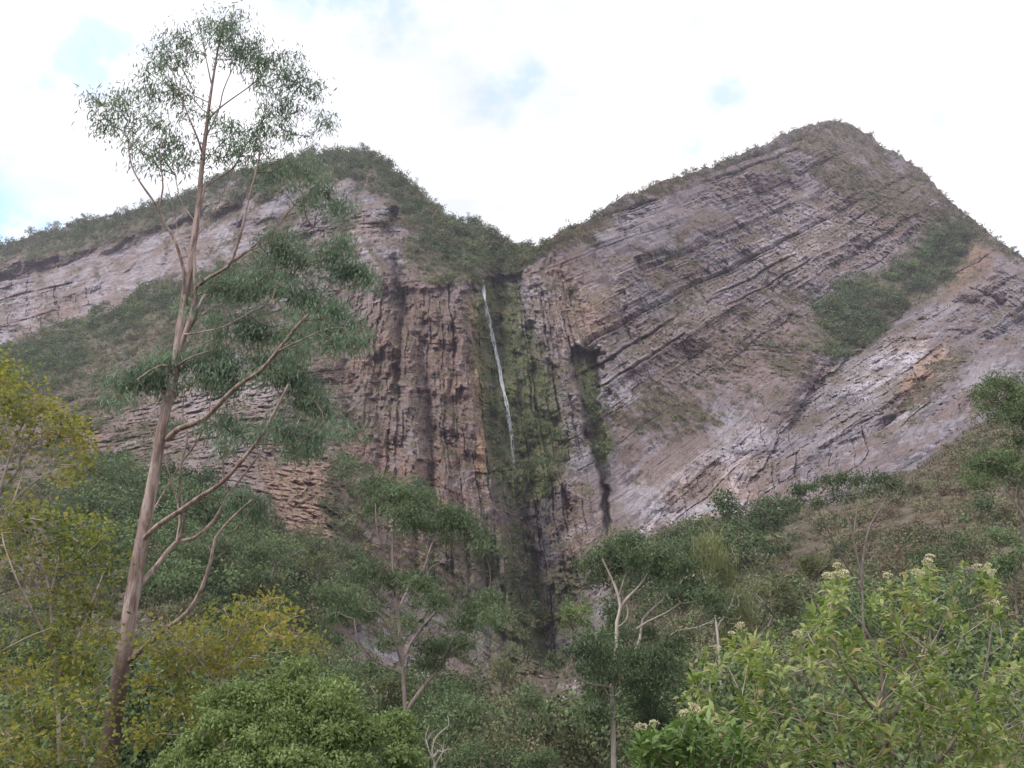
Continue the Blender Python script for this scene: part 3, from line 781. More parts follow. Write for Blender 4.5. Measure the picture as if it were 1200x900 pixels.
def tree(name, label, cat, D0, limbs, clusters, *, leaf=LF_DARK, bark=BK_TWIG, twig=None, dens=1.2, per=14, L=.14, W=.03, droop=.8, spread=None, shell=False,
         r0=.006, seed=1, group=None, up=.5, depth=1.0, tone=0.0, bags=None, flat=.6, crown_name='crown', limbname='trunk'):
    rng = np.random.default_rng(seed)
    lb = traced(limbs, D0)
    root = empty(name, to_ground(lb[0][0][0]) if limbs[0][3:] else lb[0][0][0], label, cat, group)
    tb = Bag()
    for i, (c, r) in enumerate(lb): tb.add(*tube(c, r, 10 if r[0] > .05 else 6, .08, seed + i))
    tufts, cid = cluster_points(clusters, D0, rng, dens, depth, shell)
    skel = np.concatenate([c[int(len(c) * (.15 if i == 0 else .2)):] for i, (c, r) in enumerate(lb)])
    a, b, ra, rb = grow(skel, tufts, rng, r0, up=up)
    nt = sum(len(f) for f in tb.F); tb.add(*prisms(a, b, ra, rb)); to = tb.build(limbname, bark, root, True)
    if twig:
        to.data.materials.append(twig); mi = np.zeros(len(to.data.polygons), np.int32); mi[nt:] = 1; to.data.polygons.foreach_set('material_index', mi)
    sp = spread if spread is not None else L * 1.6
    n = len(tufts) * per
    base = np.repeat(tufts, per, 0) + rng.normal(size=(n, 3)) * sp * np.array([1, 1, flat])
    d = rng.normal(size=(n, 3)) * np.array([1, 1, .5]); d = unit(d) * (1 - droop) + np.array([0, 0, -1]) * droop + rng.normal(size=(n, 3)) * .22
    ln = L * (.45 + 1.0 * rng.random(n)); cen = np.array([tufts[cid == i].mean(0) for i in range(cid.max() + 1)])
    onrm = unit(base - cen[np.repeat(cid, per)]) + np.array([0, -.1, .35])
    if shell: d = np.cross(onrm, rng.normal(size=(n, 3))) + .35 * unit(onrm)
    V_, F_ = leaf_mesh(base, d, ln, W * (.7 + .6 * rng.random(n)), rng, onrm if shell else None)
    tv = rng.random(len(tufts)) * .35 + rng.random(cid.max() + 1)[cid] * .3
    v = np.clip(np.repeat(tv, per) + rng.random(n) * .5 - .08 + tone, 0, 1)
    cb = Bag(); cb.add(V_, F_, v=np.repeat(v, 4)); cb.build(crown_name, leaf, root)
    return root

# ================================================================== shrubs clothing the slopes (nobody could count them)
def shrub_proto(n, size, seed, h=1.0):
    rng = np.random.default_rng(seed)
    nl = 5; lob = rng.normal(size=(nl, 3)) * np.array([.45, .45, .2]) + np.array([0, 0, .45 * h]); lr = .35 + .25 * rng.random(nl)
    c = rng.integers(0, nl, n); q = unit(rng.normal(size=(n, 3))) * (rng.random((n, 1)) ** .4)
    pos = lob[c] + q * lr[c][:, None] * np.array([1, 1, .85]); pos[:, 2] = np.abs(pos[:, 2])
    d = np.cross(q, rng.normal(size=(n, 3))) + .3 * q
    V_, F_ = leaf_mesh(pos, d, size * (.6 + .8 * rng.random(n)), size * .65, rng, q)
    v = np.clip(rng.random(n) * .7 + rng.random(nl)[c] * .35, 0, 1)
    return V_, np.repeat(v, 4)

def scatter(pts, size, tone, protos, rng, bag):
    which = rng.integers(0, len(protos), len(pts))
    for k, (PV, pv) in enumerate(protos):
        s = which == k
        if not s.any(): continue
        p, sz, tn = pts[s], size[s], tone[s]; a = rng.random(len(p)) * 6.283; m = len(PV)
        ca, sa = np.cos(a)[:, None], np.sin(a)[:, None]
        hs = (.75 + .5 * rng.random(len(p)))[:, None]
        V_ = np.stack([PV[None, :, 0] * ca - PV[None, :, 1] * sa, PV[None, :, 0] * sa + PV[None, :, 1] * ca, PV[None, :, 2] * hs], -1) * sz[:, None, None] + p[:, None]
        bag.add(V_.reshape(-1, 3), np.arange(len(p) * m).reshape(-1, 4), v=np.clip(np.tile(pv, len(p)) * .75 + np.repeat(rng.random(len(p)) * .62 - .18, m), 0, 1), tone=np.repeat(tn, m))

rng = np.random.default_rng(5)
NC = 150000
cu = rng.uniform(-110, 1310, NC); cv = rng.uniform(140, 960, NC)
vt = np.interp(cu, ucols, vtop); ok = cv > vt + 1
cu, cv = cu[ok], cv[ok]
pt, nm_, (ri, ci) = surf(cu, cv)
bw, gw, ww = brush[ri, ci], green[ri, ci], woody[ri, ci]
mw = moss[ri, ci]; gw = np.maximum(gw, mw * .9)
cl = fbm(pt / 9, 140, 3)
lg = ledge[ri, ci]
skyline = 1 - sst(cv - np.interp(cu, ucols, vtop), 4, 22)
leftslope = 1 - sst(cu, 400, 620)
dens = np.clip(bw * (.30 + .75 * gw) * (1 + 2.2 * cl) + .22 * lg * (1 - bw) + .22 * mw * (cl > -.05) + 1.1 * skyline * np.clip(bw * 1.5, .2, 1), 0, 1.6) * np.clip(pt[:, 1] / 300, .3, 2) ** 1.3 * (1 + 1.3 * woody[ri, ci])
dens = dens * (1 - M([(590, 790), (700, 785), (705, 855), (600, 860)], 5)[ri, ci])
dens = dens * np.where(pt[:, 1] < 105, .45, 1) * np.where((pt[:, 1] < 125) & (cu > 585) & (cu < 720), .15, 1)
keep = rng.random(len(cu)) < dens * .8
pt, gw, cl, bw, lg, sky_, ls = pt[keep], gw[keep], cl[keep], bw[keep], lg[keep], skyline[keep], leftslope[keep]
size = (1.3 + 3.6 * rng.random(len(pt)) ** 2.4) * (.7 + .7 * gw) * (.55 + .45 * bw) * (.75 + .5 * rng.random(len(pt)))
tone = np.clip(.58 - .55 * gw - .35 * cl + rng.normal(size=len(pt)) * .20 - .2 * ls, 0, 1)
pt = pt + np.array([0, 0, -.12]) * size[:, None]
pxs = size * FOC / pt[:, 1]
PF = [shrub_proto(46, .34, 200 + i) for i in range(5)]
PM = [shrub_proto(150, .20, 220 + i) for i in range(5)]
PN = [shrub_proto(480, .12, 240 + i) for i in range(4)]
PX = [shrub_proto(1500, .066, 250 + i) for i in range(3)]
# a fringe of bushes right on the skyline
us_ = rng.uniform(-100, 1300, 1500); vs2 = np.interp(us_, ucols, vtop) + rng.uniform(0, 9, 1500) ** 1.2
q_, _, (ri, ci) = surf(us_, vs2); kp = rng.random(1500) < np.where(us_ < 640, .95, .5); q_ = q_[kp]; us_ = us_[kp]
s_ = np.where(us_ < 640, rng.uniform(1.6, 4.6, len(q_)), rng.uniform(1.0, 2.8, len(q_)))
pt = np.concatenate([pt, q_]); size = np.concatenate([size, s_]); tone = np.concatenate([tone, np.clip(.30 + .22 * rng.normal(size=len(q_)) + .2 * (us_ > 640), 0, 1)])
pxs = size * FOC / pt[:, 1]
bag = Bag()
for protos, a, b_ in ((PF, 0, 8), (PM, 8, 18), (PN, 18, 40), (PX, 40, 130)):
    s = (pxs >= a) & (pxs < b_); scatter(pt[s], size[s], tone[s], protos, rng, bag)
print('shrubs', len(pt), 'faces', sum(len(f) for f in bag.F))
tag(bag.build('hillside_shrubs', LF_HILL), 'dry and green shrubs clothing the ledges and slopes of the mountain', 'shrubs', kind='stuff')
# dry grass tufts between the shrubs
rng = np.random.default_rng(6)
NC = 70000
cu = rng.uniform(-60, 1260, NC); cv = rng.uniform(140, 950, NC); ok = cv > np.interp(cu, ucols, vtop) + 1; cu, cv = cu[ok], cv[ok]
pt, nm_, (ri, ci) = surf(cu, cv)
w = np.clip(brush[ri, ci] * .8 + ledge[ri, ci] * .35, 0, 1) * (1 - .6 * green[ri, ci]) * np.clip(pt[:, 1] / 300, .15, 1.3) ** 1.6
keep = rng.random(len(cu)) < w * .6; pt = pt[keep]
n = len(pt); nb_ = 7
d = rng.normal(size=(n * nb_, 3)) * .5 + np.array([0, 0, 1])
sz = np.repeat(.5 + .9 * rng.random(n), nb_)
base = np.repeat(pt, nb_, 0) + rng.normal(size=(n * nb_, 3)) * .25 * sz[:, None] * np.array([1, 1, .2])
V_, F_ = leaf_mesh(base, d, sz, .22 * sz, rng)
bag = Bag(); bag.add(V_, F_, v=np.repeat(rng.random(n * nb_), 4), tone=np.repeat(np.repeat(np.clip(.8 + .25 * rng.normal(size=n), .3, 1), nb_), 4))
tag(bag.build('dry_grass', LF_HILL), 'tufts of dry tan grass on the slopes and ledges', 'grass', kind='stuff')

# ================================================================== the tall eucalyptus on the left
BK_MID = bark_material('brown_grey_bark', (.22, .17, .15), (.33, .28, .25), (.12, .09, .08), 1.2)
EUC_L = [
    ([(112, 960), (125, 895), (140, 800), (155, 700), (165, 640), (180, 560), (190, 500), (204, 440), (208, 408), (217, 345), (226, 290), (232, 245), (236, 200), (242, 150), (247, 110), (255, 60), (264, 18)], 24.5, 1.5, 'ground'),
    ([(206, 425), (213, 400), (224, 372), (229, 335), (227, 300), (226, 270), (236, 235), (240, 219)], 8, 3),
    ([(216, 350, 0), (216, 320, -.3), (205, 282, -.5), (193, 262, -.6), (185, 243, -.8), (170, 222, -1), (158, 203, -1.1), (152, 185, -1.1), (150, 165, -1.2)], 5, 1.4),
    ([(186, 246, -.8), (191, 220, -.9), (189, 198, -1), (187, 178, -1), (192, 150, -1)], 2.6, 1),
    ([(214, 395, 0), (226, 378, .2), (238, 350, .5), (262, 316, 1), (292, 293, 1.3), (322, 268, 1.5), (345, 240, 1.6)], 5.5, 1.8),
    ([(229, 338, 0), (244, 326, -.4), (262, 316, -.8), (272, 305, -1), (283, 271, -1.2), (290, 240, -1.3), (300, 200, -1.4), (308, 165, -1.5)], 5, 1.5),
    ([(262, 316, .9), (285, 297, 1), (304, 289, 1.2), (340, 275, 1.5), (380, 266, 1.8), (400, 285, 2)], 3.6, 1.2),
    ([(240, 219, 0), (256, 208, .5), (272, 198, 1), (290, 168, 1.2), (308, 141, 1.4), (322, 118, 1.5)], 3.5, 1),
    ([(246, 138, 0), (256, 128, .2), (266, 120, .4), (296, 99, .8), (315, 85, 1)], 3, 1),
    ([(237, 180, 0), (232, 163, -.3), (224, 144, -.6), (209, 105, -.9), (200, 75, -1)], 3, 1),
    ([(239, 165, 0), (256, 130, .7), (262, 105, .8), (275, 75, .9), (285, 50, 1)], 3, 1),
    ([(248, 100, 0), (240, 60, -.3), (238, 35, -.4)], 2, .8),
    ([(230, 262, 0), (212, 235, .5), (205, 205, .7), (200, 180, .8)], 2, .8),
    ([(228, 280, 0), (246, 255, 1), (262, 225, 1.4), (275, 195, 1.6)], 2.4, .9),
    ([(225, 300, .2), (210, 275, 1), (203, 245, 1.3), (196, 215, 1.5)], 2, .8),
    # lower limbs
    ([(196, 515, 0), (209, 503, -.3), (239, 491, -.8), (263, 467, -1.2), (284, 448, -1.5), (304, 436, -1.8), (325, 412, -2.1), (346, 385, -2.4), (362, 368, -2.5)], 7.5, 3.4),
    ([(166, 634, 0), (185, 616, -.4), (212, 598, -.8), (236, 581, -1.1), (260, 566, -1.4), (290, 532, -1.7), (308, 508, -1.9), (329, 469, -2.1), (338, 450, -2.1)], 7, 2.4),
    ([(157, 694, 0), (185, 661, .5), (206, 636, .8), (227, 631, 1), (251, 610, 1.2), (266, 583, 1.5), (284, 559, 1.8), (308, 526, 2), (318, 503, 2.1)], 6.5, 2.2),
    ([(150, 776, 0), (162, 765, -.3), (187, 743, -.7), (220, 717, -1), (237, 687, -1.2), (247, 657, -1.3), (253, 630, -1.4), (273, 606, -1.6), (296, 585, -1.8)], 7, 2),
    ([(209, 634, .8), (216, 610, .6), (211, 575, .4), (212, 545, .2), (220, 512, .1), (214, 488, 0), (216, 460, 0)], 4.2, 1.4),
    ([(266, 579, 1.5), (261, 541, 1.3), (267, 505, 1.2), (266, 478, 1.1)], 4, 1.3),
    ([(207, 634, .8), (210, 600, 1), (196, 548, 1.2), (183, 517, 1.3), (170, 495, 1.4), (165, 465, 1.4)], 3, 1),
    ([(212, 543, .2), (233, 514, 0), (245, 481, -.2), (247, 458, -.3)], 3, 1.2),
    ([(173, 610, .2), (190, 580, 1), (204, 556, 1.4), (212, 540, 1.6)], 3, 1.4),
    ([(226, 378, .2), (246, 362, .8), (270, 352, 1.2)], 2.5, 1),
    ([(215, 392, 0), (232, 390, -.6), (262, 383, -1), (290, 368, -1.3), (318, 355, -1.6)], 3, 1.2),
    ([(204, 442, 0), (196, 428, -.6), (180, 432, -1.2), (160, 445, -1.8)], 3, 1),
    ([(206, 430, 0), (225, 418, -.8), (250, 410, -1.4)], 3, 1),
    ([(254, 628, -1.4), (262, 640, -1.2), (282, 612, -1.6), (300, 590, -2)], 1.8, .8),
    ([(325, 412, -2.1), (350, 400, -2.6), (385, 385, -3), (410, 385, -3.2)], 2.4, 1),
]
EUC_C = [
    (270, 27, 24, 20), (242, 27, 13, 14), (262, 45, 20, 16), (215, 47, 18, 18), (222, 62, 14, 12), (192, 58, 17, 14), (181, 74, 14, 10), (205, 75, 14, 8, 0, .6), (290, 50, 16, 16), (280, 62, 34, 14),
    (312, 74, 30, 16), (335, 88, 26, 16), (356, 100, 18, 12), (368, 104, 9, 8), (310, 98, 14, 10), (330, 112, 18, 10, 1, .7), (108, 115, 13, 11), (140, 116, 20, 11), (152, 133, 16, 9), (128, 141, 14, 9), (155, 150, 14, 8), (120, 150, 8, 6), (152, 166, 6, 9, -1, .7),
    (176, 104, 18, 12), (202, 100, 22, 10), (210, 112, 14, 9), (178, 117, 14, 6, 0, .6), (188, 150, 22, 9, 0, .7), (183, 166, 18, 11), (208, 164, 20, 13), (190, 184, 20, 10, 0, .8), (178, 190, 12, 6), (215, 185, 16, 10, 0, .6), (225, 128, 14, 7, -.3, .7), (242, 131, 10, 6, 0, .6), (232, 190, 14, 8, 0, .5),
    (268, 150, 12, 10), (285, 154, 20, 10), (276, 173, 26, 11), (262, 184, 18, 9), (300, 166, 16, 9), (308, 148, 22, 9), (330, 150, 16, 7, 1, .8), (330, 132, 20, 8, 1, .7), (350, 130, 9, 6, 1, .5), (372, 135, 13, 5, 1.5, .7), (380, 146, 6, 5, 1.5, .6), (345, 158, 12, 6, 1, .6), (318, 122, 18, 6, 1, .6),
    (290, 190, 16, 7, 1, .6), (318, 198, 26, 10), (345, 192, 24, 12), (325, 214, 30, 8, 1.5, .7), (365, 208, 20, 16), (385, 225, 16, 14), (398, 240, 14, 12), (370, 232, 14, 10, 2, .7), (350, 222, 14, 10, 2, .6),
    (262, 332, 24, 10), (285, 340, 20, 10), (300, 325, 16, 9), (266, 315, 14, 8, 1, .6), (330, 292, 26, 14), (350, 305, 20, 12), (330, 278, 20, 7, 1.5, .6), (312, 300, 16, 8, 1.2, .6), (390, 300, 18, 14), (408, 315, 18, 12), (425, 322, 14, 12), (400, 285, 14, 9), (436, 332, 8, 8, 2, .7), (385, 322, 18, 8, 2, .6),
    (342, 340, 22, 10), (322, 338, 12, 6), (368, 352, 22, 11), (392, 362, 18, 13), (410, 380, 14, 14), (416, 396, 12, 12), (385, 382, 16, 12), (362, 372, 18, 9, -2, .7), (345, 392, 14, 12), (352, 408, 12, 10, -2, .7), (390, 400, 16, 12, -3, .6), (258, 372, 11, 9), (254, 388, 10, 6), (288, 378, 22, 9), (310, 386, 18, 9), (295, 392, 16, 6), (224, 352, 8, 9, 0, .7),
    (147, 448, 22, 10), (166, 440, 22, 11), (186, 440, 20, 11), (200, 424, 20, 12), (196, 452, 14, 9), (225, 421, 16, 6), (243, 430, 20, 10), (258, 412, 20, 10), (248, 446, 20, 12), (270, 430, 18, 12), (272, 452, 14, 10), (305, 420, 22, 9), (320, 432, 20, 11), (340, 440, 18, 11), (300, 440, 16, 7, -1.5, .6), (355, 452, 18, 12), (370, 466, 16, 12), (378, 482, 12, 12), (352, 470, 14, 8), (340, 425, 18, 8),
    (268, 492, 18, 8), (240, 500, 14, 6, -1, .6), (282, 504, 16, 8), (265, 520, 18, 6, -1, .5), (330, 498, 16, 8), (350, 508, 20, 10), (364, 522, 14, 12), (350, 528, 14, 8), (372, 506, 12, 7), (305, 500, 14, 6, -2, .6), (285, 582, 16, 9), (302, 590, 12, 8), (292, 600, 10, 5), (150, 465, 16, 5, -1.5, .5), (388, 505, 8, 8, -2, .5), (405, 500, 7, 6, -2, .4)]
eu = tree('eucalyptus_tree', 'tall leaning eucalyptus with pinkish trunk and airy drooping crown against the sky', 'tree', 21, EUC_L, satellites([(tuple(c) + (0, 1))[:5] + (((c[5] if len(c) > 5 else 1) * (.72 if c[1] < 230 else 1.6)),) for c in EUC_C], np.random.default_rng(17)), leaf=LF_EUC, bark=BK_EUC, twig=BK_TWIG,
          dens=9.5, per=13, L=.19, W=.034, droop=.62, spread=.16, r0=.0030, seed=3, depth=.9, flat=.8)

# ================================================================== middle distance eucalypts
tree('slender_eucalyptus', 'slender eucalyptus with two leafy tiers and a bare forked limb at its right', 'tree', 48,
     [([(475, 880), (475, 835), (472, 787), (467, 727), (463, 695), (460, 650), (462, 610)], 7, 2.2, 'ground'),
      ([(474, 835), (500, 800, .5), (513, 787, 1), (528, 765, 1.2), (537, 757, 1.5), (552, 752, 2), (567, 745, 2.4)], 4.5, 1.8),
      ([(513, 787, 1), (524, 762, .6), (534, 742, .3), (545, 728, 0)], 2.6, 1.2),
      ([(472, 782), (460, 745, -1), (447, 722, -1.5), (440, 716, -1.7)], 3.2, 1.4), ([(472, 775), (482, 752, 1), (500, 728, 1.5), (515, 712, 2)], 3, 1.2),
      ([(472, 790), (440, 775, -1), (420, 750, -2), (415, 725, -2)], 2.4, 1), ([(466, 720), (478, 690, 1), (496, 668, 2), (505, 640, 3), (520, 612, 3)], 3, 1.2),
      ([(463, 700), (455, 660, -1), (442, 620, -2), (440, 590, -2)], 3, 1.2), ([(500, 675, 2), (505, 665, 2.2), (520, 658, 2.6), (530, 656, 3)], 2.2, 1)],
     [(443, 567, 20, 11), (467, 577, 28, 12), (493, 583, 24, 11), (527, 600, 22, 11), (543, 613, 20, 12), (560, 628, 14, 9), (566, 640, 9, 7), (513, 615, 22, 8), (480, 600, 24, 9), (440, 592, 16, 10), (495, 612, 20, 7), (520, 632, 18, 6, 0, .6), (470, 618, 16, 6, 0, .6),
      (437, 666, 20, 7), (463, 678, 22, 9), (407, 708, 26, 11), (490, 683, 18, 9), (510, 703, 18, 8), (427, 715, 18, 10), (395, 720, 16, 8), (453, 752, 18, 6), (477, 727, 12, 7), (560, 712, 20, 11), (573, 700, 14, 10), (547, 728, 18, 9), (508, 755, 24, 10), (500, 775, 20, 9), (538, 752, 16, 9), (575, 722, 12, 9), (384, 690, 14, 7), (412, 690, 14, 7)],
     leaf=LF_MID, bark=BK_MID, twig=BK_GREY, dens=24, per=13, L=.28, W=.07, droop=.5, spread=.36, r0=.006, seed=7, tone=.05)
tree('forked_eucalyptus', 'round crowned eucalyptus with white forked limbs left of the drooping tree', 'tree', 44,
     [([(718, 960), (719, 890), (718, 830), (717, 800), (722, 759), (723, 729), (727, 711), (722, 690), (714, 672), (706, 655)], 8.5, 2.2, 'ground'),
      ([(727, 711), (736, 700, .4), (744, 692, .6), (755, 679, 1), (764, 664, 1.2)], 3.6, 1.6), ([(724, 735), (733, 728, -.4), (736, 718, -.5), (734, 708, -.6)], 2, 1),
      ([(725, 700), (731, 680, -.6), (738, 655, -1), (740, 635, -1)], 2, 1),
      ([(717, 812), (735, 780, .5), (750, 748, 1), (753, 726, 1.4), (770, 709, 1.8), (790, 691, 2.2), (806, 675, 2.6)], 3.4, 2), ([(781, 702, 2), (792, 703, 2.2), (805, 703, 2.4)], 2.2, 1.1),
      ([(746, 737, 1), (760, 728, .8), (781, 718, .4), (800, 705, 0), (815, 695, 0)], 2.6, 1.3),
      ([(717, 806), (700, 803, -.6), (688, 800, -1), (676, 792, -1.3), (672, 782, -1.4)], 2.6, 1.3), ([(717, 803), (735, 797, .5), (760, 788, .9), (776, 772, 1.1)], 2.6, 1.2),
      ([(717, 820), (750, 790, 2), (783, 746, 3), (800, 738, 3.3), (818, 735, 3.6), (848, 722, 4)], 2.4, 1.3)],
     [(738, 632, 13, 12), (748, 628, 10, 9), (718, 640, 16, 13), (700, 652, 14, 12), (690, 660, 12, 9), (722, 662, 20, 14), (745, 655, 14, 12), (705, 676, 14, 8), (765, 650, 14, 10), (782, 648, 14, 10), (798, 662, 16, 10), (775, 668, 18, 9), (812, 688, 22, 12), (796, 694, 16, 8), (832, 700, 16, 11), (842, 715, 10, 8),
      (708, 764, 18, 14), (738, 768, 18, 15), (690, 782, 18, 14), (700, 803, 20, 16), (748, 795, 18, 18), (768, 766, 18, 14), (678, 762, 13, 10), (758, 822, 18, 18), (698, 832, 20, 18), (780, 792, 14, 14), (690, 745, 12, 10), (728, 745, 12, 9), (760, 740, 14, 10), (790, 755, 14, 12), (770, 845, 20, 16), (718, 790, 14, 10)],
     leaf=LF_MID, bark=BK_PALE, twig=BK_GREY, dens=24, per=14, L=.24, W=.07, droop=.45, spread=.32, r0=.006, seed=8, tone=-.06)
tree('drooping_tree', 'pale yellowish green tree with drooping foliage right of the white forked limbs', 'tree', 62,
     [([(846, 860), (845, 800), (842, 760), (838, 720), (826, 680), (822, 660)], 5, 1.6, 'ground'), ([(812, 676, 0), (822, 660, 0), (830, 650, 0)], 2, 1), ([(840, 735), (856, 710, 1), (862, 690, 1)], 2.4, 1)],
     [(828, 640, 16, 16), (838, 655, 16, 18), (845, 672, 12, 18), (820, 652, 10, 14), (862, 700, 15, 20), (870, 722, 12, 22), (852, 715, 14, 22), (858, 740, 14, 16), (838, 700, 12, 14, 0, .6)],
     leaf=LF_OLIVE, bark=BK_PALE, dens=15, per=20, L=.42, W=.07, droop=.93, spread=.25, r0=.008, seed=9, tone=.1, flat=1.6)
tree('flat_topped_tree', 'dark flat topped tree on thin bare stems, alone on the brown right slope', 'tree', 78,
     [([(1012, 740), (1010, 682), (1003, 645), (996, 615), (985, 590), (975, 575)], 3.6, 1.4, 'ground'), ([(1010, 690), (1012, 650, 1), (1020, 615, 1.5), (1034, 592, 2), (1044, 572, 2.4)], 3.2, 1.3),
      ([(1008, 690), (985, 650, -1), (972, 625, -1.5), (960, 600, -2), (948, 588, -2)], 3, 1.2), ([(1000, 630), (1004, 600, 1), (1010, 578, 1)], 2, 1)],
     [(938, 575, 13, 9), (930, 588, 11, 8), (952, 570, 12, 7), (970, 562, 12, 8), (986, 560, 16, 9), (1006, 562, 17, 9), (1030, 558, 16, 7), (1048, 568, 13, 7), (1058, 574, 7, 5), (996, 580, 13, 6), (960, 588, 10, 6), (1022, 572, 12, 6), (975, 578, 10, 6)],
     leaf=LF_DARK, bark=BK_GREY, dens=18, per=18, L=.34, W=.10, droop=.5, spread=.35, r0=.010, seed=10, tone=-.05)
tree('edge_tree', 'tall dark eucalyptus cut off by the right edge of the picture', 'tree', 42,
     [([(1260, 960), (1240, 800), (1212, 700), (1198, 620), (1192, 560), (1190, 520), (1184, 490), (1176, 470)], 5.5, 1.8, 'ground'), ([(1192, 545), (1202, 510, 1), (1208, 480, 1.5)], 2.6, 1)],
     [(1178, 450, 20, 12), (1162, 462, 16, 11), (1192, 462, 18, 12), (1156, 476, 12, 9), (1176, 482, 14, 9), (1195, 490, 16, 12), (1212, 460, 14, 20), (1214, 500, 12, 12), (1160, 490, 8, 6), (1168, 446, 20, 10), (1150, 462, 14, 10), (1184, 470, 24, 14), (1205, 478, 20, 18), (1196, 515, 14, 10)],
     leaf=LF_DARK, bark=BK_GREY, dens=16, per=18, L=.20, W=.055, droop=.4, spread=.22, r0=.008, seed=12, tone=.2)
tree('leaning_tree', 'dark tree leaning in from the right edge on a thin diagonal stem', 'tree', 40,
     [([(1240, 960), (1228, 700), (1215, 640), (1204, 612), (1190, 590), (1178, 572), (1168, 558)], 4, 1.8, 'ground'), ([(1190, 590), (1192, 570, .5), (1200, 550, .6)], 2, 1)],
     [(1146, 545, 16, 9), (1165, 535, 18, 8), (1186, 532, 16, 8), (1138, 556, 12, 9), (1150, 566, 12, 7), (1176, 552, 14, 8), (1200, 545, 14, 10), (1196, 565, 10, 7), (1165, 565, 8, 5), (1156, 540, 24, 14), (1180, 545, 24, 14), (1204, 560, 16, 16), (1136, 562, 10, 8)],
     leaf=LF_DARK, bark=BK_GREY, dens=16, per=18, L=.19, W=.05, droop=.45, spread=.22, r0=.007, seed=13, tone=.2)

# bushy trees, each a short trunk with limbs and a dense uneven crown
def bushy(name, label, cat, u, v, ru, rv, D0, leaf, seed, tone=0, L=None, dens=13, per=18, bark=BK_GREY, group=None, gaps=.25, droop=.1, root_v=None, lobes=9, W=.42):
    rng = np.random.default_rng(seed)
    vb = root_v if root_v is not None else v + rv * 1.3
    L = L or max(.10, 4.2 * D0 / FOC)
    limbs = [([(u + rng.normal() * ru * .1, vb), (u + rng.normal() * ru * .1, v + rv * .5), (u, v)], max(2.5, ru * .09), 1.2) + (('ground',) if vb > 830 else ())]
    for i in range(4):
        a = rng.uniform(-1, 1); limbs.append(([(u, v + rv * .7), (u + a * ru * .4, v + rv * .2, rng.normal() * ru * D0 / FOC * .4), (u + a * ru * .75, v - rv * rng.uniform(-.1, .6), rng.normal() * ru * D0 / FOC * .6)], max(1.6, ru * .04), .8))
    cl = []
    for i in range(lobes):
        a = rng.uniform(0, 6.283); q = rng.uniform(.15, .72) ** .8
        s = rng.uniform(.24, .46)
        cl.append((u + math.cos(a) * ru * q, v + math.sin(a) * rv * q, ru * s, rv * s * .85, rng.normal() * ru * D0 / FOC * .45, 1 - gaps * rng.random()))
    return tree(name, label, cat, D0, limbs, cl, leaf=leaf, bark=bark, dens=dens, per=per, L=L, W=L * W, droop=droop, spread=L * 1.1, shell=True, r0=.008 * D0 / 50, seed=seed, tone=tone, group=group, flat=.8)

B = bushy
B('cliff_foot_bush', 'small very dark bush against the pale block at the foot of the right cliff', 'bush', 851, 594, 12, 18, 165, LF_DARK, 31, -.1, root_v=612, L=.9, dens=14)
B('cliff_foot_tree', 'dark domed tree at the cliff foot behind the forked eucalyptus', 'tree', 795, 642, 26, 15, 120, LF_DARK, 32, -.1, root_v=668, L=.6)
B('slope_tree', 'dark green tree at the left end of the brown right slope, below the cliff', 'tree', 905, 598, 34, 22, 165, LF_DARK, 33, .0, root_v=628, L=.8)
B('slope_tree', 'rounded olive green tree below the flat topped tree', 'tree', 952, 664, 34, 22, 88, LF_OLIVE, 34, -.1, root_v=700, L=.34)
B('slope_tree', 'low grey green tree left of the rounded olive tree on the right slope', 'tree', 905, 700, 38, 28, 92, LF_OLIVE, 35, -.2, root_v=735, L=.34)
B('slope_tree', 'dark green bush on the slope right of the flat topped stems', 'bush', 1098, 652, 38, 16, 82, LF_DARK, 36, .1, root_v=680, L=.3)
B('slope_tree', 'dark bush on the right slope under the leaning tree', 'bush', 1150, 590, 14, 10, 140, LF_DARK, 37, .15, root_v=602, L=.55)
B('edge_bush', 'dark leafy bush at the right edge above the flowering shrub', 'bush', 1188, 664, 26, 26, 40, LF_DARK, 38, .15, root_v=720, L=.17)
B('edge_bush', 'small sprawling green bush below the leaning tree at the right edge', 'bush', 1170, 628, 26, 10, 50, LF_DARK, 39, .25, root_v=660, L=.2)
B('gully_bush', 'light green bush at the foot of the waterfall gully, left of the forked eucalyptus', 'bush', 672, 722, 22, 22, 72, LF_GREEN, 40, -.1, root_v=760, L=.26)
B('gully_tree', 'dense dark tree behind the forked white limbs', 'tree', 712, 735, 30, 40, 66, LF_DARK, 41, .05, root_v=800, L=.25)
B('gully_tree', 'dark green tree right of the white trunk at mid height', 'tree', 770, 800, 46, 40, 62, LF_DARK, 42, .1, root_v=860, L=.24)
B('valley_tree', 'tall dark conical tree in the valley left of the rock pile', 'tree', 612, 845, 34, 48, 92, LF_DARK, 43, .1, root_v=900, L=.34)
B('valley_tree', 'dark tree in the valley between the slender trunk and the conical tree', 'tree', 545, 842, 40, 34, 84, LF_DARK, 44, .2, root_v=900, L=.3)
B('valley_tree', 'grey green tree behind the leaning pale limb of the slender eucalyptus', 'tree', 590, 790, 26, 20, 150, LF_OLIVE, 45, -.1, root_v=815, L=.5)
B('valley_tree', 'very dark round tree left of the straight forked eucalyptus trunk', 'tree', 682, 868, 42, 36, 66, LF_DARK, 46, -.05, root_v=930, L=.25)
B('valley_tree', 'dark tree at the bottom edge right of the round green bush', 'tree', 565, 905, 46, 40, 58, LF_DARK, 47, .15, root_v=950, L=.22)
B('valley_tree', 'dark tree at the bottom edge right of the forked eucalyptus trunk', 'tree', 762, 870, 44, 44, 52, LF_DARK, 48, .05, root_v=930, L=.2)
B('valley_tree', 'green tree at the bottom edge below the conical tree', 'tree', 628, 905, 40, 34, 50, LF_DARK, 49, .3, root_v=950, L=.2)
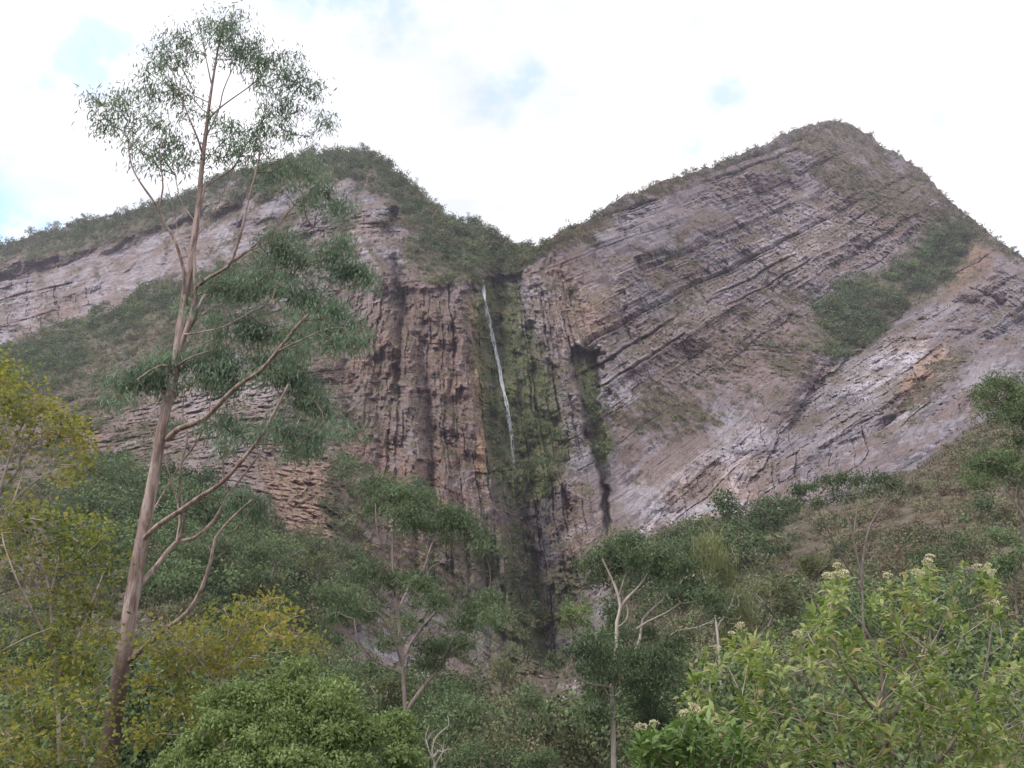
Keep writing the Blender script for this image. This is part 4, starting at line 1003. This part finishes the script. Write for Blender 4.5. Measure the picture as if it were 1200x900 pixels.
B('valley_tree', 'dull green tree behind the top of the round green bush', 'tree', 452, 810, 34, 30, 75, LF_OLIVE, 50, -.25, root_v=850, L=.28)
B('mid_slope_tree', 'dark green tree on the left slope just right of the tall pink trunk', 'tree', 250, 640, 44, 26, 130, LF_DARK, 51, .15, root_v=672, L=.5)
B('mid_slope_tree', 'dark green tree on the left slope below the tan rubble', 'tree', 322, 648, 46, 22, 128, LF_DARK, 52, .25, root_v=676, L=.5)
B('mid_slope_tree', 'dark tree on the left slope just left of the tall pink trunk', 'tree', 128, 562, 40, 26, 190, LF_DARK, 53, .1, root_v=595, L=.7)
B('mid_slope_tree', 'green tree at the base of the red wall below the eucalyptus crown', 'tree', 404, 545, 18, 20, 215, LF_DARK, 54, .2, root_v=565, L=.8)
B('mid_slope_tree', 'small dark tree in a cleft at the middle of the red wall', 'tree', 490, 568, 12, 12, 235, LF_DARK, 55, .1, root_v=582, L=.8)
B('mid_slope_tree', 'pale olive bush on the slope left of the slender eucalyptus', 'bush', 372, 665, 34, 18, 150, LF_OLIVE, 56, .0, root_v=690, L=.5)

# ================================================================== yellowing broadleaf trees at the left
LF_BRIGHT = leaf_material('bright_leaf', [(.06, .11, .03), (.13, .21, .06), (.25, .36, .13)], .35)
tree('yellowing_tree', 'yellow green broadleaf tree cut off by the left edge above the others', 'tree', 17,
     [([(-30, 960), (-26, 820), (-20, 700), (-6, 600), (10, 540), (30, 490), (45, 470)], 9, 2, 'ground'),
      ([(-12, 640), (10, 600, .5), (25, 560, 1), (34, 530, 1), (60, 500, 1.2)], 3, 1), ([(-20, 690), (0, 620, -.8), (14, 590, -1), (36, 568, -1.2), (70, 545, -1.4)], 3, 1),
      ([(-6, 600), (-4, 520), (0, 460), (4, 430)], 4, 1.2), ([(10, 540), (40, 520), (70, 500), (98, 508)], 2, 1)],
     [(2, 425, 16, 14), (-12, 440, 20, 20), (22, 450, 22, 13), (8, 470, 24, 14), (52, 478, 24, 12), (70, 488, 20, 12), (30, 488, 22, 12), (90, 500, 16, 14), (98, 520, 12, 14), (75, 512, 20, 10), (45, 508, 20, 8, 0, .5), (92, 545, 12, 12), (80, 560, 16, 7), (10, 505, 22, 10, 0, .5), (-15, 520, 20, 20, 0, .8),
      (8, 560, 20, 8, 0, .35), (50, 535, 20, 8, 0, .4), (20, 585, 24, 8, 0, .4), (100, 555, 9, 6)],
     leaf=LF_YEL, bark=BK_DRY, dens=8, per=8, L=.105, W=.07, droop=.2, spread=.17, r0=.0032, seed=61, tone=.02)
tree('yellowing_tree', 'lower yellow green tree filling the left edge behind the pink trunk', 'tree', 16,
     [([(72, 980), (70, 900), (68, 830), (62, 760), (60, 700), (70, 650)], 8, 2, 'ground'), ([(66, 800), (90, 750, .5), (110, 700, .8), (130, 650, 1)], 4, 1.3),
      ([(64, 770), (40, 720, -.6), (20, 680, -1), (5, 640, -1)], 4, 1.3), ([(0, 765), (30, 748, -1), (62, 735, -1.4)], 3, 1), ([(68, 850), (100, 820, .6), (130, 790, 1)], 3, 1.2), ([(60, 700), (50, 660), (40, 620)], 3, 1)],
     [(30, 598, 26, 9), (62, 602, 24, 9), (95, 612, 26, 9), (20, 620, 22, 12), (120, 632, 22, 10), (80, 632, 28, 10), (132, 655, 16, 9), (45, 642, 26, 9, 0, .7), (100, 658, 26, 10), (60, 668, 24, 9, 0, .6), (20, 660, 16, 10, 0, .6), (125, 680, 16, 10, 0, .8), (80, 695, 30, 12), (110, 712, 24, 12), (40, 700, 20, 10, 0, .5), (88, 728, 30, 14), (60, 745, 26, 14), (122, 745, 18, 14), (96, 762, 26, 14), (20, 740, 18, 10, 0, .5),
      (50, 785, 34, 16), (100, 795, 30, 16), (15, 795, 22, 18), (75, 820, 34, 14), (30, 835, 26, 16), (118, 830, 18, 14), (60, 855, 34, 16), (100, 865, 26, 16), (15, 870, 24, 18), (50, 890, 40, 16), (120, 890, 18, 12), (-20, 640, 20, 30), (-25, 760, 24, 40), (-20, 860, 24, 30)],
     leaf=LF_YEL, bark=BK_DRY, dens=6.5, per=8, L=.10, W=.065, droop=.2, spread=.19, r0=.0032, seed=62, tone=-.12)
tree('yellowing_tree', 'golden green tree between the pink trunk and the round green bush', 'tree', 20,
     [([(262, 960), (262, 880), (258, 820), (262, 770), (270, 730)], 6, 1.6, 'ground'), ([(260, 800), (300, 760, .5), (330, 730, .8), (355, 720, 1)], 3, 1), ([(260, 810), (230, 770, -.5), (205, 745, -.8), (190, 735, -1)], 3, 1), ([(262, 780), (290, 730, -.5), (310, 705, -.8), (330, 700, -1)], 2.4, 1)],
     [(308, 700, 18, 6), (325, 706, 12, 5), (285, 712, 20, 8), (255, 716, 16, 7), (340, 722, 18, 7), (310, 725, 24, 9), (270, 732, 26, 9), (230, 735, 22, 9), (200, 740, 18, 8), (352, 745, 16, 8), (368, 752, 12, 5), (325, 748, 26, 9), (288, 755, 26, 11), (245, 758, 26, 11), (205, 765, 24, 11), (350, 762, 16, 7), (178, 760, 14, 12), (300, 775, 30, 10), (255, 782, 30, 11), (205, 792, 26, 12), (175, 795, 16, 14), (190, 830, 22, 16), (170, 865, 18, 22), (225, 820, 24, 14), (240, 850, 24, 16)],
     leaf=LF_YEL, bark=BK_DRY, dens=8.5, per=8, L=.12, W=.075, droop=.15, spread=.2, r0=.0034, seed=63, tone=.0)

# the round green bush
rng = np.random.default_rng(70)
cl = []
for i in range(190):
    th = rng.uniform(-.25, 1.0) * math.pi * .5 + 0; ph = rng.uniform(0, 6.283)
    # lobes over the near and top surface of a dome
    nx, nz = rng.uniform(-1, 1), rng.uniform(-.75, 1)
    if nx * nx + nz * nz > 1: continue
    ny = -math.sqrt(1 - nx * nx - nz * nz) * rng.uniform(.6, 1)
    sh = 1 + .07 * math.sin(nx * 9) + .05 * rng.normal()
    cl.append((336 + 150 * nx * sh, 912 - 112 * nz * sh * (1 - .10 * nx * (nx < 0)) - 4, rng.uniform(11, 19), rng.uniform(8, 13), ny * 1.7, rng.uniform(.8, 1.2)))
tree('round_bush', 'dense rounded bright green bush at the bottom edge left of centre', 'bush', 13.5,
     [([(336, 1060), (336, 1000), (334, 960), (330, 930)], 14, 6, 'ground'), ([(334, 980), (280, 930, -.5), (230, 890, -.6)], 6, 2), ([(334, 980), (390, 920, -.5), (430, 880, -.6)], 6, 2), ([(334, 960), (330, 890, -.6), (335, 840, -.8)], 6, 2),
      ([(334, 970), (380, 900, -.5), (400, 850, -.3)], 5, 2), ([(334, 970), (290, 890, -.3), (270, 840, -.3)], 5, 2)],
     cl, leaf=LF_GREEN, bark=BK_GREY, shell=True, dens=18, per=20, L=.062, W=.030, droop=-.15, spread=.085, r0=.0022, seed=64, tone=.0)

# ================================================================== the flowering shrub, nearest of all
def flowering_shrub(name, label, outline, D0, dD, ntip, stems, seed, leaf, nflow, L=.125, W=.034, per=13, tone=0.0):
    rng = np.random.default_rng(seed)
    lb = traced(stems, D0)
    root = empty(name, to_ground(lb[0][0][0]), label, 'shrub')
    tb = Bag()
    for i, (c, r) in enumerate(lb): tb.add(*tube(c, r, 7, .1, seed + i))
    nt = sum(len(f) for f in tb.F)
    us, vs__ = zip(*outline)
    U_ = rng.uniform(min(us), max(us), ntip * 6); V__ = rng.uniform(min(vs__), max(vs__), ntip * 6)
    sdv = poly_sd(U_, V__, outline); nz2 = vn(np.stack([U_ / 38, V__ / 38], -1), seed) + .5 * vn(np.stack([U_ / 15, V__ / 15], -1), seed + 1)
    k = (sdv < 0) & ((nz2 > -.12) | (rng.random(len(U_)) < .16)); U_, V__, sdv = U_[k][:ntip], V__[k][:ntip], sdv[k][:ntip]
    tips = P(U_, V__, D0 + rng.uniform(-dD, dD, len(U_)) - .2)
    skel = np.concatenate([c[2:] for c, r in lb])
    a, b, ra, rb = grow(skel, tips, rng, .0022, up=.9, jit=.10, seglen=.22)
    tb.add(*prisms(a, b, ra, rb, 5)); to = tb.build('stems', BK_GREY, root, True)
    to.data.materials.append(BK_DRY); mi = np.zeros(len(to.data.polygons), np.int32); mi[nt:] = 1; to.data.polygons.foreach_set('material_index', mi)
    n = len(tips) * per
    tipd = unit(np.stack([rng.normal(size=len(tips)) * .35, rng.normal(size=len(tips)) * .35, np.ones(len(tips))], -1))
    al = rng.random(n) * 6.283; pol = rad(35) + rad(75) * (np.tile(np.arange(per), len(tips)) / per) + rng.normal(size=n) * .15
    T = np.repeat(tipd, per, 0); A_ = unit(np.cross(T, np.array([0.1, 1, 0]))); B_ = np.cross(T, A_)
    d = T * np.cos(pol)[:, None] + (A_ * np.cos(al)[:, None] + B_ * np.sin(al)[:, None]) * np.sin(pol)[:, None]
    back_ = np.tile(np.arange(per) / per, len(tips)) * .13
    base = np.repeat(tips, per, 0) - T * back_[:, None]
    ln = L * (.5 + .6 * rng.random(n)); ws = W * (.8 + .4 * rng.random(n))
    # two-part leaf that bends down towards its tip
    s_ = unit(np.cross(d, T)); mid = base + d * (ln * .5)[:, None]; d2 = unit(d + np.array([0, 0, -.55])); tip = mid + d2 * (ln * .5)[:, None]
    q1 = base + d * (ln * .28)[:, None]
    V_ = np.stack([base, q1 + s_ * (ws * .42)[:, None], mid + s_ * (ws * .5)[:, None], tip, mid - s_ * (ws * .5)[:, None], q1 - s_ * (ws * .42)[:, None]], 1).reshape(-1, 3)
    i0 = np.arange(n)[:, None] * 6
    v = np.clip(rng.random(n) * .55 + np.repeat(rng.random(len(tips)), per) * .4 + tone, 0, 1); v = np.minimum(v, .86); v = np.where(rng.random(n) < .03, 1, v)
    cb = Bag(); cb.add(V_, np.concatenate([i0 + np.array([0, 1, 2, 4, 5])], 0), v=np.repeat(v, 6)); V0 = cb.V[0]
    cb.F = [np.concatenate([i0 + np.array([1, 2, 4, 5])]), np.concatenate([i0 + np.array([0, 1, 5]), i0 + np.array([2, 3, 4])])]
    cb.build('crown', leaf, root)
    # flat-topped cream flower heads on the outermost tips
    order = np.argsort(-sdv + rng.random(len(sdv)) * 22 + (V__ - V__.min()) * .10)
    heads = order[:nflow]; proto = None
    for h in heads:
        if proto is None:
            m_ = 70; q = unit(rng.normal(size=(m_, 3)) + np.array([0, 0, .8])); pos = q * np.array([.042, .042, .024]) + np.array([0, 0, .028])
            V1, F1 = leaf_mesh(pos, q + rng.normal(size=(m_, 3)) * .7, .016, .013, rng)
            st = rng.integers(0, m_, 14); V2, F2 = prisms(np.zeros((14, 3)) + np.array([0, 0, -.02]), pos[st], np.full(14, .0014), np.full(14, .001), 3)
            proto = mesh_np('flower_head', np.concatenate([V1, V2]), [np.concatenate([F1, F2 + len(V1)])], LF_FLOW, root, {'v': np.concatenate([np.repeat(rng.random(m_), 4), np.zeros(len(V2))])})
            o = proto
        else:
            o = proto.copy(); COL.objects.link(o); o.parent = root
        o.location = Vector(tips[h] - np.array(root.location)); sc = rng.uniform(.6, .95); o.location.z += .045; o.scale = (sc, sc, sc)
        o.rotation_euler = (rng.normal() * .25, rng.normal() * .25, rng.random() * 6.28)
    return root
OUT = [(735, 960), (760, 870), (800, 812), (815, 775), (850, 760), (872, 735), (890, 722), (905, 745), (935, 742), (960, 700), (975, 665), (990, 660), (1003, 690), (1035, 672), (1048, 690), (1075, 665), (1095, 655), (1110, 668), (1130, 655),
       (1145, 672), (1165, 668), (1182, 690), (1175, 715), (1195, 735), (1230, 760), (1240, 960)]
flowering_shrub('flowering_shrub', 'light green leafy shrub with cream flower heads filling the lower right corner', OUT, 7.8, 1.0, 600,
     [([(1050, 1000), (1046, 920), (1040, 860), (1035, 820), (1030, 770), (1010, 730)], 9, 2.5, 'ground'), ([(1040, 850), (1075, 790, .3), (1100, 740, .4), (1120, 700, .5)], 4, 1.6), ([(1036, 820), (1060, 790, -.2), (1080, 770, -.3), (1088, 740, -.4)], 3.4, 1.4),
      ([(1038, 850), (1000, 800, -.3), (980, 760, -.3), (975, 700, -.2)], 3.4, 1.4), ([(1046, 930), (960, 870, .3), (920, 810, .5), (895, 760, .6)], 4, 1.6), ([(1046, 950), (900, 900, -.3), (850, 850, -.4), (820, 800, -.4)], 4, 1.6),
      ([(1048, 940), (1110, 880, -.3), (1150, 800, -.4), (1165, 720, -.5)], 4, 1.6), ([(1046, 900), (1040, 850, .5), (950, 790, .7), (940, 760, .7)], 2.6, 1.2), ([(1050, 960), (1160, 930, 0), (1200, 860, 0), (1215, 800, 0)], 3, 1.4),
      ([(1000, 960), (995, 880, -.4), (960, 800, -.5), (955, 740, -.5)], 2.4, 1.2), ([(1020, 960), (1090, 830, -.5), (1060, 760, -.6), (1050, 720, -.6)], 2.4, 1.2)],
     81, LF_SHRUB, 24)
flowering_shrub('leafy_shrub', 'vivid green shrub at the bottom edge under the left side of the flowering shrub', [(722, 960), (728, 905), (742, 872), (765, 855), (790, 852), (815, 838), (845, 842), (870, 860), (880, 960)], 6.6, .5, 260,
     [([(800, 1040), (798, 960), (790, 920), (780, 885)], 6, 2, 'ground'), ([(798, 960), (830, 900), (845, 865)], 3, 1.4), ([(798, 970), (760, 920), (745, 890)], 3, 1.4)], 83, LF_BRIGHT, 4, L=.11, W=.030)
# small pale bare shrub between bush and valley trees
tree('bare_shrub', 'pale nearly leafless shrub beside the right end of the round green bush', 'shrub', 24,
     [([(512, 960), (510, 900), (506, 880), (512, 862), (526, 850), (524, 838)], 3.4, 1.2, 'ground'), ([(508, 890), (498, 868), (503, 850)], 2, .8), ([(508, 900), (520, 880), (530, 878)], 2, .8)],
     [(505, 862, 12, 10), (515, 880, 12, 12), (500, 885, 8, 10)], leaf=LF_OLIVE, bark=BK_PALE, dens=12, per=4, L=.09, W=.03, spread=.12, r0=.006, seed=66, tone=.2)

# ================================================================== waterfall
k = NT('falling_water'); p = k.pos(scale=(1.2, 1.2, .12))
wf = k.ramp(k.noise(p, 1.6, 5, .7), .40, .52)
pb = k.n('ShaderNodeBsdfPrincipled', {'Base Color': (.78, .84, .88), 'Roughness': .5}); tp = k.n('ShaderNodeBsdfTransparent', {})
k.t.links.new(k.n('ShaderNodeMixShader', {0: k.math('MULTIPLY', k.math('ADD', k.math('MULTIPLY', wf, .46), .04), k.attr('flow')), 1: tp.outputs[0], 2: pb.outputs[0]}).outputs[0], k.out.inputs['Surface'])
WATER = k.m
def fall(name, label, path, widths, nst, seed, lift=1.2):
    rng = np.random.default_rng(seed)
    path = np.array(path, float); n = 40; t = np.linspace(0, len(path) - 1, n); pu = np.interp(t, range(len(path)), path[:, 0]); pv = np.interp(t, range(len(path)), path[:, 1])
    q, nn_, _ = surf(pu, pv); kk = np.ones(5) / 5
    dep = np.convolve(np.pad(q[:, 1], 2, 'edge'), kk, 'valid'); dep = np.minimum(dep, q[:, 1]) - lift
    c = P(pu, pv, dep); w = np.interp(np.linspace(0, 1, n), np.linspace(0, 1, len(widths)), widths)
    b = Bag()
    for i in range(nst):
        off = np.stack([vn(np.stack([np.arange(n) * .35, np.full(n, i * 5.)], -1), seed), .3 * vn(np.stack([np.arange(n) * .3, np.full(n, i * 5.)], -1), seed + 5), np.zeros(n)], -1) * w[:, None] * .5
        e = int(n * rng.uniform(.75, 1)) if i else n
        r = w * rng.uniform(.05, .14) * np.clip(1 + .5 * vn(np.stack([np.arange(n) * .8, np.full(n, i * 3.)], -1), seed + 9), .2, 2)
        tv_, tf_ = tube((c + off)[:e], r[:e], 6, .2, seed + i); b.add(tv_, tf_, flow=np.repeat(np.interp(np.arange(e) / n, [0, .1, .45, .8, 1], [.8, 1, .75, .35, .03]), 6))
    o = b.build(name, WATER, None, True); tag(o, label, 'waterfall')
fall('waterfall', 'thin white waterfall threading down the mossy gully between the two mountains', [(566, 328), (567, 345), (570, 365), (574, 385), (578, 400), (582, 420), (586, 440), (592, 465), (596, 490), (599, 508), (601, 530), (604, 560)], [.8, 2.1, 2.3, 1.8, 1.5, 1.3, 1.1], 11, 5, 1.4)

# ================================================================== boulders at the foot of the gully
k = NT('boulder_rock'); p = k.pos()
BOULDER = k.finish(k.mix(k.ramp(k.noise(p, .9, 6, .65), .36, .62), (.11, .085, .085), (.34, .30, .30)), .9, k.noise(p, 3, 5, .7), .7, .15)
rng = np.random.default_rng(90)
def ico(nsub=2):
    import bmesh
    bm = bmesh.new(); bmesh.ops.create_icosphere(bm, subdivisions=nsub, radius=1); bm.verts.ensure_lookup_table()
    v = np.array([x.co[:] for x in bm.verts]); f = np.array([[q.index for q in x.verts] for x in bm.faces]); bm.free(); return v, f
IV, IF = ico(3)
def boulder_mesh(seed):
    v = IV.copy(); r_ = np.random.default_rng(seed)
    for i in range(11):
        nrm = unit(r_.normal(size=3)); h = r_.uniform(.45, .85); dd = v @ nrm - h
        v = v - np.maximum(dd, 0)[:, None] * nrm
    return v * (1 + .10 * fbm(v * 2.2, seed, 3))[:, None] * np.array([1, .8, .7])
spots = [(612, 812, 8), (626, 808, 6), (640, 816, 9), (634, 800, 5), (655, 822, 8), (664, 812, 6), (672, 824, 9), (648, 834, 7), (660, 838, 10), (682, 816, 5), (620, 824, 7), (600, 820, 6), (590, 812, 5), (675, 806, 5), (668, 796, 5),
         (690, 826, 6), (645, 806, 5), (652, 848, 7), (668, 850, 6), (640, 846, 5), (608, 800, 5), (685, 838, 5)]
first = None; BM = []
for i, (u, v, s) in enumerate(spots):
    v = v - 14 if v > 820 else v - 6
    pt_, _, _ = surf(np.array([u]), np.array([v])); pt_ = pt_[0]
    me_i = i % 6
    if i < 6:
        o = mesh_np('boulder', boulder_mesh(300 + i), [IF], BOULDER); BM.append(o)
    else:
        o = BM[me_i].copy(); COL.objects.link(o)
    r_ = s * pt_[1] / FOC * .62
    o.location = Vector(pt_ + np.array([0, -r_ * .5, r_ * .25])); o.scale = (r_, r_, r_); o.rotation_euler = (rng.random() * 6, rng.random() * 6, rng.random() * 6)
    tag(o, 'grey angular boulder in the rock pile at the foot of the gully', 'boulder', 'boulders piled at the foot of the gully')

# ================================================================== small trees along the skyline and on the upper slopes
def small_tree(seed, h, leaf, open_=False):
    rng = np.random.default_rng(seed); root = bpy.data.objects.new('ridge_tree', None); COL.objects.link(root); root.empty_display_size = .5
    tb = Bag(); c = catmull([(0, 0, -.6), (rng.normal() * .1, 0, h * .4), (rng.normal() * .3, 0, h * .75)], .5); tb.add(*tube(c, np.linspace(.16, .05, len(c)) * h / 6, 6))
    nl = 7; lob = np.stack([rng.normal(size=nl) * h * .24, rng.normal(size=nl) * h * .24, h * rng.uniform(.5, .92, nl)], -1); lr = h * rng.uniform(.12, .22, nl)
    a = np.repeat(c[-1][None] * .8, nl, 0); tb.add(*prisms(a, lob, np.full(nl, .04) * h / 6, np.full(nl, .02) * h / 6)); tb.build('trunk', BK_GREY, root)
    n = 420 if not open_ else 200
    cc = rng.integers(0, nl, n); q = unit(rng.normal(size=(n, 3))) * rng.random((n, 1)) ** .4; pos = lob[cc] + q * lr[cc][:, None] * np.array([1, 1, .7])
    V_, F_ = leaf_mesh(pos, q + rng.normal(size=(n, 3)) * .5, h * .085 * (.6 + .8 * rng.random(n)), h * .045, rng)
    cb = Bag(); cb.add(V_, F_, v=np.repeat(np.clip(rng.random(n) * .7 + rng.random(nl)[cc] * .4, 0, 1), 4)); cb.build('crown', leaf, root)
    return root
protos_ = [small_tree(401, 6, LF_DARK), small_tree(402, 6, LF_DARK), small_tree(403, 6, LF_OLIVE), small_tree(404, 6, LF_DARK, True)]
usedp = set(); rng = np.random.default_rng(95)
ORD = ['first', 'second', 'third', 'fourth', 'fifth', 'sixth', 'seventh', 'eighth', 'ninth', 'tenth', 'eleventh', 'twelfth', 'thirteenth', 'fourteenth', 'fifteenth', 'sixteenth', 'seventeenth', 'eighteenth', 'nineteenth', 'twentieth'] + ['twenty ' + w for w in ('first', 'second', 'third', 'fourth', 'fifth', 'sixth', 'seventh', 'eighth', 'ninth')] + ['thirtieth'] + ['thirty ' + w for w in ('first', 'second', 'third', 'fourth', 'fifth', 'sixth')]
LOOK = ['dark', 'dark', 'olive', 'thin dark']
def plant(u, dv, hpx, pi, label, group):
    u = float(u) + rng.normal() * .8; vt_ = float(np.interp(u, ucols, vtop)) + dv
    pt_, _, _ = surf(np.array([u]), np.array([vt_])); pt_ = pt_[0]
    src = protos_[pi]
    if pi not in usedp: o = src; usedp.add(pi)
    else:
        o = src.copy(); COL.objects.link(o)
        for chd in src.children:
            c_ = chd.copy(); COL.objects.link(c_); c_.parent = o
    s = hpx * pt_[1] / FOC / 6
    o.location = Vector(pt_); o.scale = (s * rng.uniform(.9, 1.3), s * rng.uniform(.9, 1.3), s); o.rotation_euler = (0, 0, rng.random() * 6.28)
    tag(o, label, 'tree', group)
GL = ('small dark tree on the skyline of the left mountain', 'trees along the left skyline')
for n_, u in enumerate(list(range(10, 90, 26)) + list(range(98, 320, 24)) + list(range(335, 470, 15))):
    pi = int(rng.integers(0, 3)); plant(u, rng.uniform(1, 4), rng.uniform(9, 17), pi, 'small %s tree, %s from the left along the skyline of the left mountain' % (LOOK[pi], ORD[n_]), GL[1])
GN = ('small tree on the wooded ridge above the waterfall notch', 'trees on the ridge above the notch')
for u, h in [(482, 12), (488, 16), (494, 18), (500, 12), (506, 14), (512, 10), (520, 9), (528, 11), (536, 12), (543, 13), (549, 15), (556, 16), (562, 14), (568, 14), (574, 12), (580, 13), (586, 12), (592, 10), (602, 8), (610, 10), (616, 11), (624, 8), (632, 7)]:
    pi = int(rng.integers(0, 4)); nn2 = globals().get('nn2', -1) + 1; plant(u, rng.uniform(1, 3), h, pi, 'small %s tree, %s from the left on the ridge above the waterfall notch' % (LOOK[pi], ORD[nn2]), GN[1])
GR = ('small tree on the skyline of the right mountain', 'trees along the right skyline')
for u, h in [(655, 8), (668, 6), (694, 13), (704, 9), (716, 7), (735, 7), (748, 6), (762, 8), (770, 7), (805, 13), (812, 11), (836, 11), (842, 9), (857, 9), (874, 9), (884, 7), (900, 6), (915, 7), (948, 6), (978, 7), (984, 6), (1004, 5), (1030, 7), (1052, 9), (1056, 7), (1066, 8), (1090, 7), (1108, 7), (1130, 8), (1150, 7), (1168, 9), (1186, 10), (1192, 8)]:
    pi = int(rng.integers(0, 4)); nn3 = globals().get('nn3', -1) + 1; plant(u, rng.uniform(1, 3), h, pi, 'small %s tree, %s from the left along the skyline of the right mountain' % (LOOK[pi], ORD[nn3]), GR[1])
GU = ('dark green tree in the wooded band crossing the upper right mountain', 'trees in the wooded band of the right mountain')
for i in range(14):
    t_ = rng.random(); u, v = np.interp(t_, [0, .3, .7, 1], [1130, 1085, 1020, 975]), np.interp(t_, [0, .3, .7, 1], [272, 310, 355, 405]); u += rng.normal() * 13; v += rng.normal() * 12
    plant(u, v - np.interp(u, ucols, vtop), rng.uniform(8, 14), rng.integers(0, 2), *GU)
GW = ('dark green tree on the green bench below the left cliff band', 'trees on the bench below the left cliff band')
for i in range(14):
    t_ = rng.random(); u = t_ * 330; v = np.interp(t_, [0, .3, .65, 1], [418, 395, 352, 318]) + rng.normal() * 13
    plant(u, v - np.interp(u, ucols, vtop), rng.uniform(7, 13), rng.integers(0, 3), *GW)

# ================================================================== haze: the air between here and the far faces
def haze_box():
    x0, x1, y0, y1, z0, z1 = -3600, 3600, -3600, 3600, -8, 460
    Vv = [(x, y, z) for z in (z0, z1) for y in (y0, y1) for x in (x0, x1)]
    Fq = np.array([(0, 2, 3, 1), (4, 5, 7, 6), (0, 1, 5, 4), (2, 6, 7, 3), (0, 4, 6, 2), (1, 3, 7, 5)])
    k = NT('valley_air')
    pv = k.n('ShaderNodeVolumePrincipled', {'Color': (.86, .83, 1.0), 'Density': HAZE_D, 'Anisotropy': .3})
    k.t.links.new(pv.outputs[0], k.out.inputs['Volume'])
    o = mesh_np('haze', Vv, [Fq], k.m)
    tag(o, 'thin pale violet air haze filling the valley', 'haze', kind='stuff')
HAZE_D = 0.00017
haze_box()
